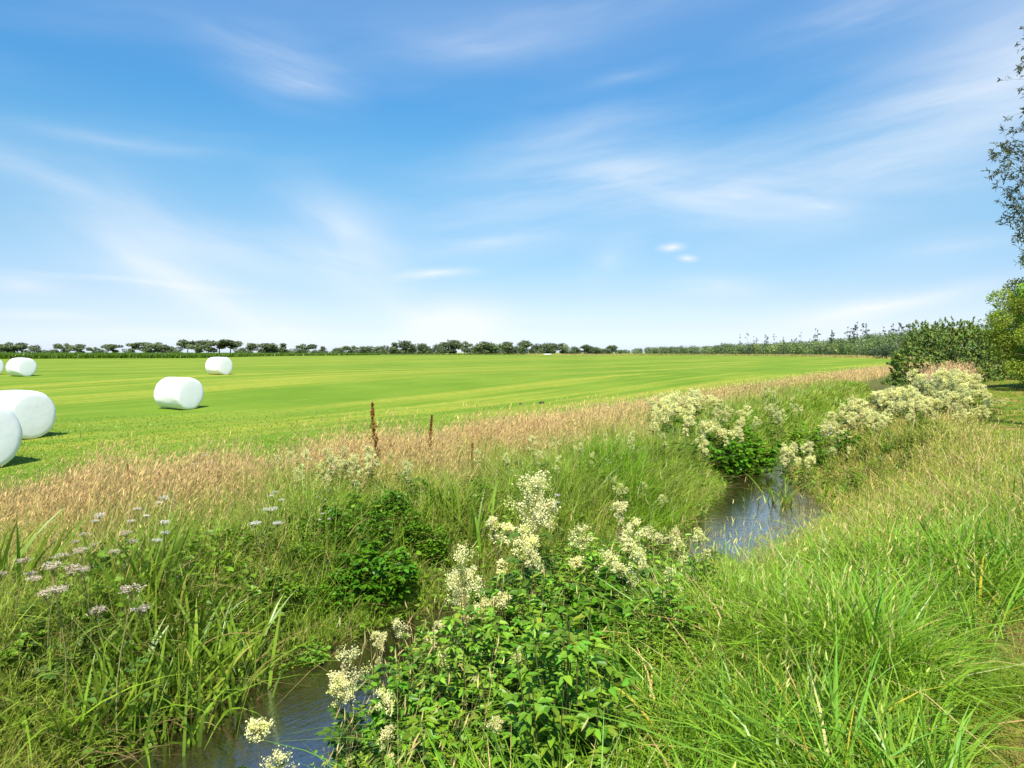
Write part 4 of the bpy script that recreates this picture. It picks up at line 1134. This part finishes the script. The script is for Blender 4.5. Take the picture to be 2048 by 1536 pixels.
# the wood on the right: reads as one mass
def wood_Y(px): return np.interp(px, [1235, 1330, 1420, 1500, 1620, 1700, 1790, 1960], [560, 520, 380, 310, 240, 195, 150, 112])
def wood_top(px): return np.interp(px, [1235, 1300, 1380, 1425, 1440, 1500, 1600, 1700, 1760, 1800, 1850, 1960], [700, 694, 691, 692, 686, 686, 681, 673, 665, 661, 657, 650])
def wood():
    rng = np.random.default_rng(5)
    cr, tr = MB(), MB()
    for k in range(560):
        px = rng.uniform(1232, 1975); depth = rng.uniform(0, 1)
        Y = float(wood_Y(px)) * (1 + .30 * depth); X = at(px, Y); z = gz1(X, Y)
        topz = EYE + (HZ - float(wood_top(px))) * float(wood_Y(px)) / F
        H = (topz - z) * rng.uniform(.85, 1.32) * (.72 + .32 * depth); Wd = H * rng.uniform(.35, .65)
        n = int(np.interp(Y, [110, 250, 550], [420, 240, 120])); lf = float(np.interp(Y, [110, 550], [.30, .75]))
        d = rand_dirs(n, rng) * rng.uniform(.55, 1, (n, 1)) * np.array([Wd, Wd, H * .52]); P = np.array([X, Y, z + H * .5]) + d
        c = [(.175, .240, .070), (.140, .195, .075), (.240, .280, .080), (.250, .300, .150)][rng.choice(4, p=[.35, .25, .25, .15])]
        blue = np.interp(Y, [150, 500], [0, .35]); c = np.array(c) * (1 - blue) + np.array((.085, .115, .085)) * blue  # distance haze put into the leaf colour: farther crowns turn greyer
        L = lf * rng.uniform(.6, 1.3, n)
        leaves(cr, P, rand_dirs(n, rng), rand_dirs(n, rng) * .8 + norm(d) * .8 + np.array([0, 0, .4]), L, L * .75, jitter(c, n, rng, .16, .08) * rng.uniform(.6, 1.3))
        if rng.uniform() < .4: tube(cr, [(X, Y, z), (X, Y, z + H * .8)], .12, .05, (.09, .075, .06), 4)
    tag(link('distant_wood', cr.mesh('distant_wood', M_CROWN)), 'distant mixed wood closing off the field on the right', 'wood', kind='stuff')
wood()

# thin tall trees with tufts that stand out above the wood
def tufted(seed, n=7):
    rng = np.random.default_rng(seed); tr, cr = MB(), MB()
    C, rad = [], []
    for st in range(1 + seed % 3):
        t = np.linspace(0, 1, 7)[:, None]; sp = np.array([rng.normal(0, .05 * (1 + st)), rng.normal(0, .03), .97 - .12 * st * rng.uniform(.3, 1)]) * t; sp[:, 0] += .012 * np.sin(t[:, 0] * 8 + seed + st)
        tube(tr, sp, .010, .003, (.13, .11, .10), 5)
        for k in range(n):
            z = rng.uniform(.45, .98); i = int(z * 5.9); j = sp[i] + (sp[i + 1] - sp[i]) * (z * 5.9 - i); c = j + np.array([rng.normal(0, .045), rng.normal(0, .045), rng.uniform(0, .03)])
            tube(tr, [j, (j + c) / 2, c], .003, .0015, (.13, .11, .10), 3); C.append(c); rad.append(rng.uniform(.012, .034))
        C.append(sp[-1]); rad.append(.022)
    P, idx = crown_points(rng, np.array(C), np.array(rad), 26, 1.0); m = len(P)
    leaves(cr, P, rand_dirs(m, rng), rand_dirs(m, rng), .022, .013, jitter((.060, .080, .050), m, rng))
    return [('trunk', tr.mesh('tufted_trunk', M_BARK)), ('crown', cr.mesh('tufted_crown', M_CROWN))]
TT = [tufted(120 + k, 5 + 3 * (k % 3)) for k in range(7)]
tt = [(958, 684), (968, 681), (984, 683), (1000, 688), (1035, 685), (1445, 685), (1480, 668), (1493, 666), (1508, 673), (1534, 669), (1548, 668), (1566, 674), (1602, 664), (1631, 658), (1664, 660), (1668, 666),
      (1697, 654), (1706, 650), (1714, 644), (1724, 647), (1731, 648), (1736, 664), (1771, 654), (1785, 648), (1806, 646), (1628, 672), (1589, 676)]
tt.sort()
for k, (px, py) in enumerate(tt):
    Y = (float(wood_Y(px)) * 1.12 if px > 1235 else 395.); X = at(px, Y); z = gz1(X, Y); top = EYE + (HZ - py) * Y / F
    where = 'rising above the wood' if px > 1235 else 'rising behind the row of trees'
    place('tufted_tree', TT[k % 7], (X, Y, z), random.uniform(0, 6.28), (top - z) * 1.02, 'thin dark tufted tree ' + where + ', ' + ordinal(k + 1) + ' such tree from the left', 'tree', 'thin tufted trees above the wood')

# round grey-green willow shrubs at the front of the wood
SH = [tree(130 + k, base=0, W=2.2, shape='round', ncl=18, n_each=110, crad=.38, flat=.85, leaf=.07, col=(.085, .125, .055), trunk=.02, nstem=4) for k in range(2)]
for k, (px, py, Y, lab) in enumerate([(1663, 699, 185, 'pale round willow shrub alone at the foot of the wood'), (1500, 700, 285, 'low pale shrub at the left part of the wood edge'),
                                     (1555, 701, 255, 'low round shrub at the middle of the wood edge'), (1745, 696, 150, 'grey green shrub at the wood edge near the big willow'), (1775, 690, 135, 'grey green shrub right beside the big willow')]):
    X = at(px, Y); z = gz1(X, Y); sc = (EYE + (HZ - py) * Y / F - z) * 1.05
    place('willow_shrub', SH[k % 2], (X, Y, z), k * 1.3, sc, lab, 'shrub', 'willow shrubs at the wood edge')

# the big grey-green willow bush on the near bank
def willow_bush():
    rng = np.random.default_rng(9); st, cr = MB(), MB()
    Wx, Hh = 3.25, 4.0
    nsh = 2000
    d = rand_dirs(nsh, rng); d[:, 2] = np.abs(d[:, 2]) * 1.05 - .12
    r = rng.uniform(.80, 1.0, nsh)
    lump = 1 + .10 * np.sin(d[:, 0] * 5 + 1) * np.sin(d[:, 1] * 4 + d[:, 2] * 5) + .06 * np.sin(d[:, 0] * 11 + d[:, 2] * 9)
    B = d * (r * lump)[:, None] * np.array([Wx, Wx * .9, Hh]); B[:, 2] = np.maximum(B[:, 2], .05)
    B[:, 2] *= np.interp(B[:, 0], [-4, -2, 1.5, 3.5], [.80, .98, 1.02, .86])
    for k in range(22):
        e = B[rng.integers(nsh)] * .8; tube(st, [(rng.normal(0, .3), rng.normal(0, .3), -.05), e * np.array([.5, .5, .4]), e], .06, .015, (.10, .085, .06), 5)
    m = 22
    sd = norm(d * np.array([1, 1, .6]) + np.array([0, 0, .75]) + rng.normal(0, .35, (nsh, 3)))
    t = rng.uniform(0, 1, (nsh, m, 1)); P = (B[:, None] + sd[:, None] * t * .21).reshape(-1, 3)
    D = (sd[:, None] * .7 + rng.normal(0, .6, (nsh, m, 3))).reshape(-1, 3)
    cs = jitter((.200, .275, .050), nsh, rng, .28, .12); C = np.repeat(cs, m, 0) * np.clip(rng.normal(1, .14, (nsh * m, 1)), .6, 1.5)
    L = rng.uniform(.08, .14, nsh * m)
    leaves(cr, P, D, rand_dirs(nsh * m, rng) * .55 + np.repeat(d, m, 0) * .8 + np.array([0, -.25, .55]), L, L * .45, C, .12, .1)
    X, Y = at(1902, 39.), 39.
    place('willow_bush', [('branches', st.mesh('bush_branches', M_BARK)), ('foliage', cr.mesh('bush_foliage', M_CROWN))], (X, Y, gz1(X, Y) - .1), 0, 1.0,
          'large rounded grey green willow bush beside the stream, behind the cream flowers', 'bush')
willow_bush()

# broad-leaved trees at the right edge
BT = [tree(140, base=.02, W=1.35, shape='round', ncl=60, n_each=900, crad=.18, flat=.8, leaf=.017, col=(.160, .265, .020), trunk=.02, lw=.7),
      tree(141, base=.02, W=1.3, shape='round', ncl=56, n_each=900, crad=.18, flat=.8, leaf=.016, col=(.225, .285, .025), trunk=.02, lw=.7)]
for k, (X, Y, H, p, lab) in enumerate([(at(2160, 40), 40, 6.8, 0, 'bright green broad leaved tree half cut by the right edge, behind the willow'), (at(2118, 46), 46, 8.2, 1, 'taller yellow green tree behind at the right edge'),
                                      (at(2110, 30), 30, 4.6, 1, 'low yellow green bushy tree at the right edge next to the path')]):
    place('broadleaf_tree', BT[p], (X, Y, gz1(X, Y) - .1), k * 2.1, H, lab, 'tree')

# the narrow-leaved tree whose twigs hang in from the right edge
def osier():
    rng = np.random.default_rng(11); tr, cr = MB(), MB()
    Y0 = 14.5; X0 = at(2240, Y0); z0 = gz1(X0, Y0)
    def w(px, py, dy=0.0): Yq = Y0 + dy; return np.array([at(px, Yq) - X0, dy, EYE + (HZ - py) * Yq / F - z0])
    top = np.array([-.3, 0, 9.6]); t = np.linspace(0, 1, 9)[:, None]; sp = top * t; sp[:, 0] += .12 * np.sin(t[:, 0] * 5)
    tube(tr, sp, .17, .03, (.12, .10, .08), 8)
    tw = [(1995, 275), (1985, 300), (1990, 335), (2005, 320), (2010, 370), (2018, 400), (2008, 430), (2020, 460), (2030, 300), (2035, 350), (2034, 250), (2040, 420), (2045, 470), (2030, 440),
          (2038, 120), (2044, 150), (2046, 180), (2050, 90), (2060, 110), (2056, 60), (2060, 300), (2065, 380), (2070, 440), (2060, 500), (2080, 250), (2085, 160), (2052, 515), (2075, 520), (2048, 200), (2024, 380), (2012, 295), (2040, 275), (2048, 330), (2055, 405), (2032, 405)]
    tw += [(rng.uniform(2150, 2420), rng.uniform(20, 480)) for _ in range(14)]
    for (px, py) in tw:
        dy = rng.normal(0, .8); tip = w(px + 16, py + 6, dy)
        i = int(np.clip(tip[2] / 9.6 * 8 - 1.2, 2, 7)); j = sp[i]
        mid = (j + tip) / 2 + np.array([0, 0, .25]); tube(tr, [j, mid, tip], .026, .006, (.11, .09, .075), 4)
        for q in range(9):
            a = tip + rng.normal(0, .10, 3); d = norm(np.array([rng.normal(-.5, .6), rng.normal(0, .6), rng.normal(-.1, .7)])); ln = rng.uniform(.12, .30)
            tube(tr, [tip, (a + tip) / 2, a + d * ln], .004, .0015, (.12, .10, .07), 3)
            m = 9; tt_ = rng.uniform(.1, 1, (m, 1)); P = a + d * ln * tt_; D = d * .6 + rng.normal(0, .65, (m, 3)); D[:, 2] -= .15
            L = rng.uniform(.06, .12, m); leaves(cr, P, D, rand_dirs(m, rng), L, L * .24, jitter((.075, .095, .035), m, rng, .25, .15), .1, .15)
    place('osier_tree', [('trunk', tr.mesh('osier_trunk', M_BARK)), ('crown', cr.mesh('osier_crown', M_CROWN))], (X0, Y0, z0 - .05), 0, 1.0,
          'sparse narrow leaved tree whose twigs hang in from the right edge against the sky', 'tree')
osier()
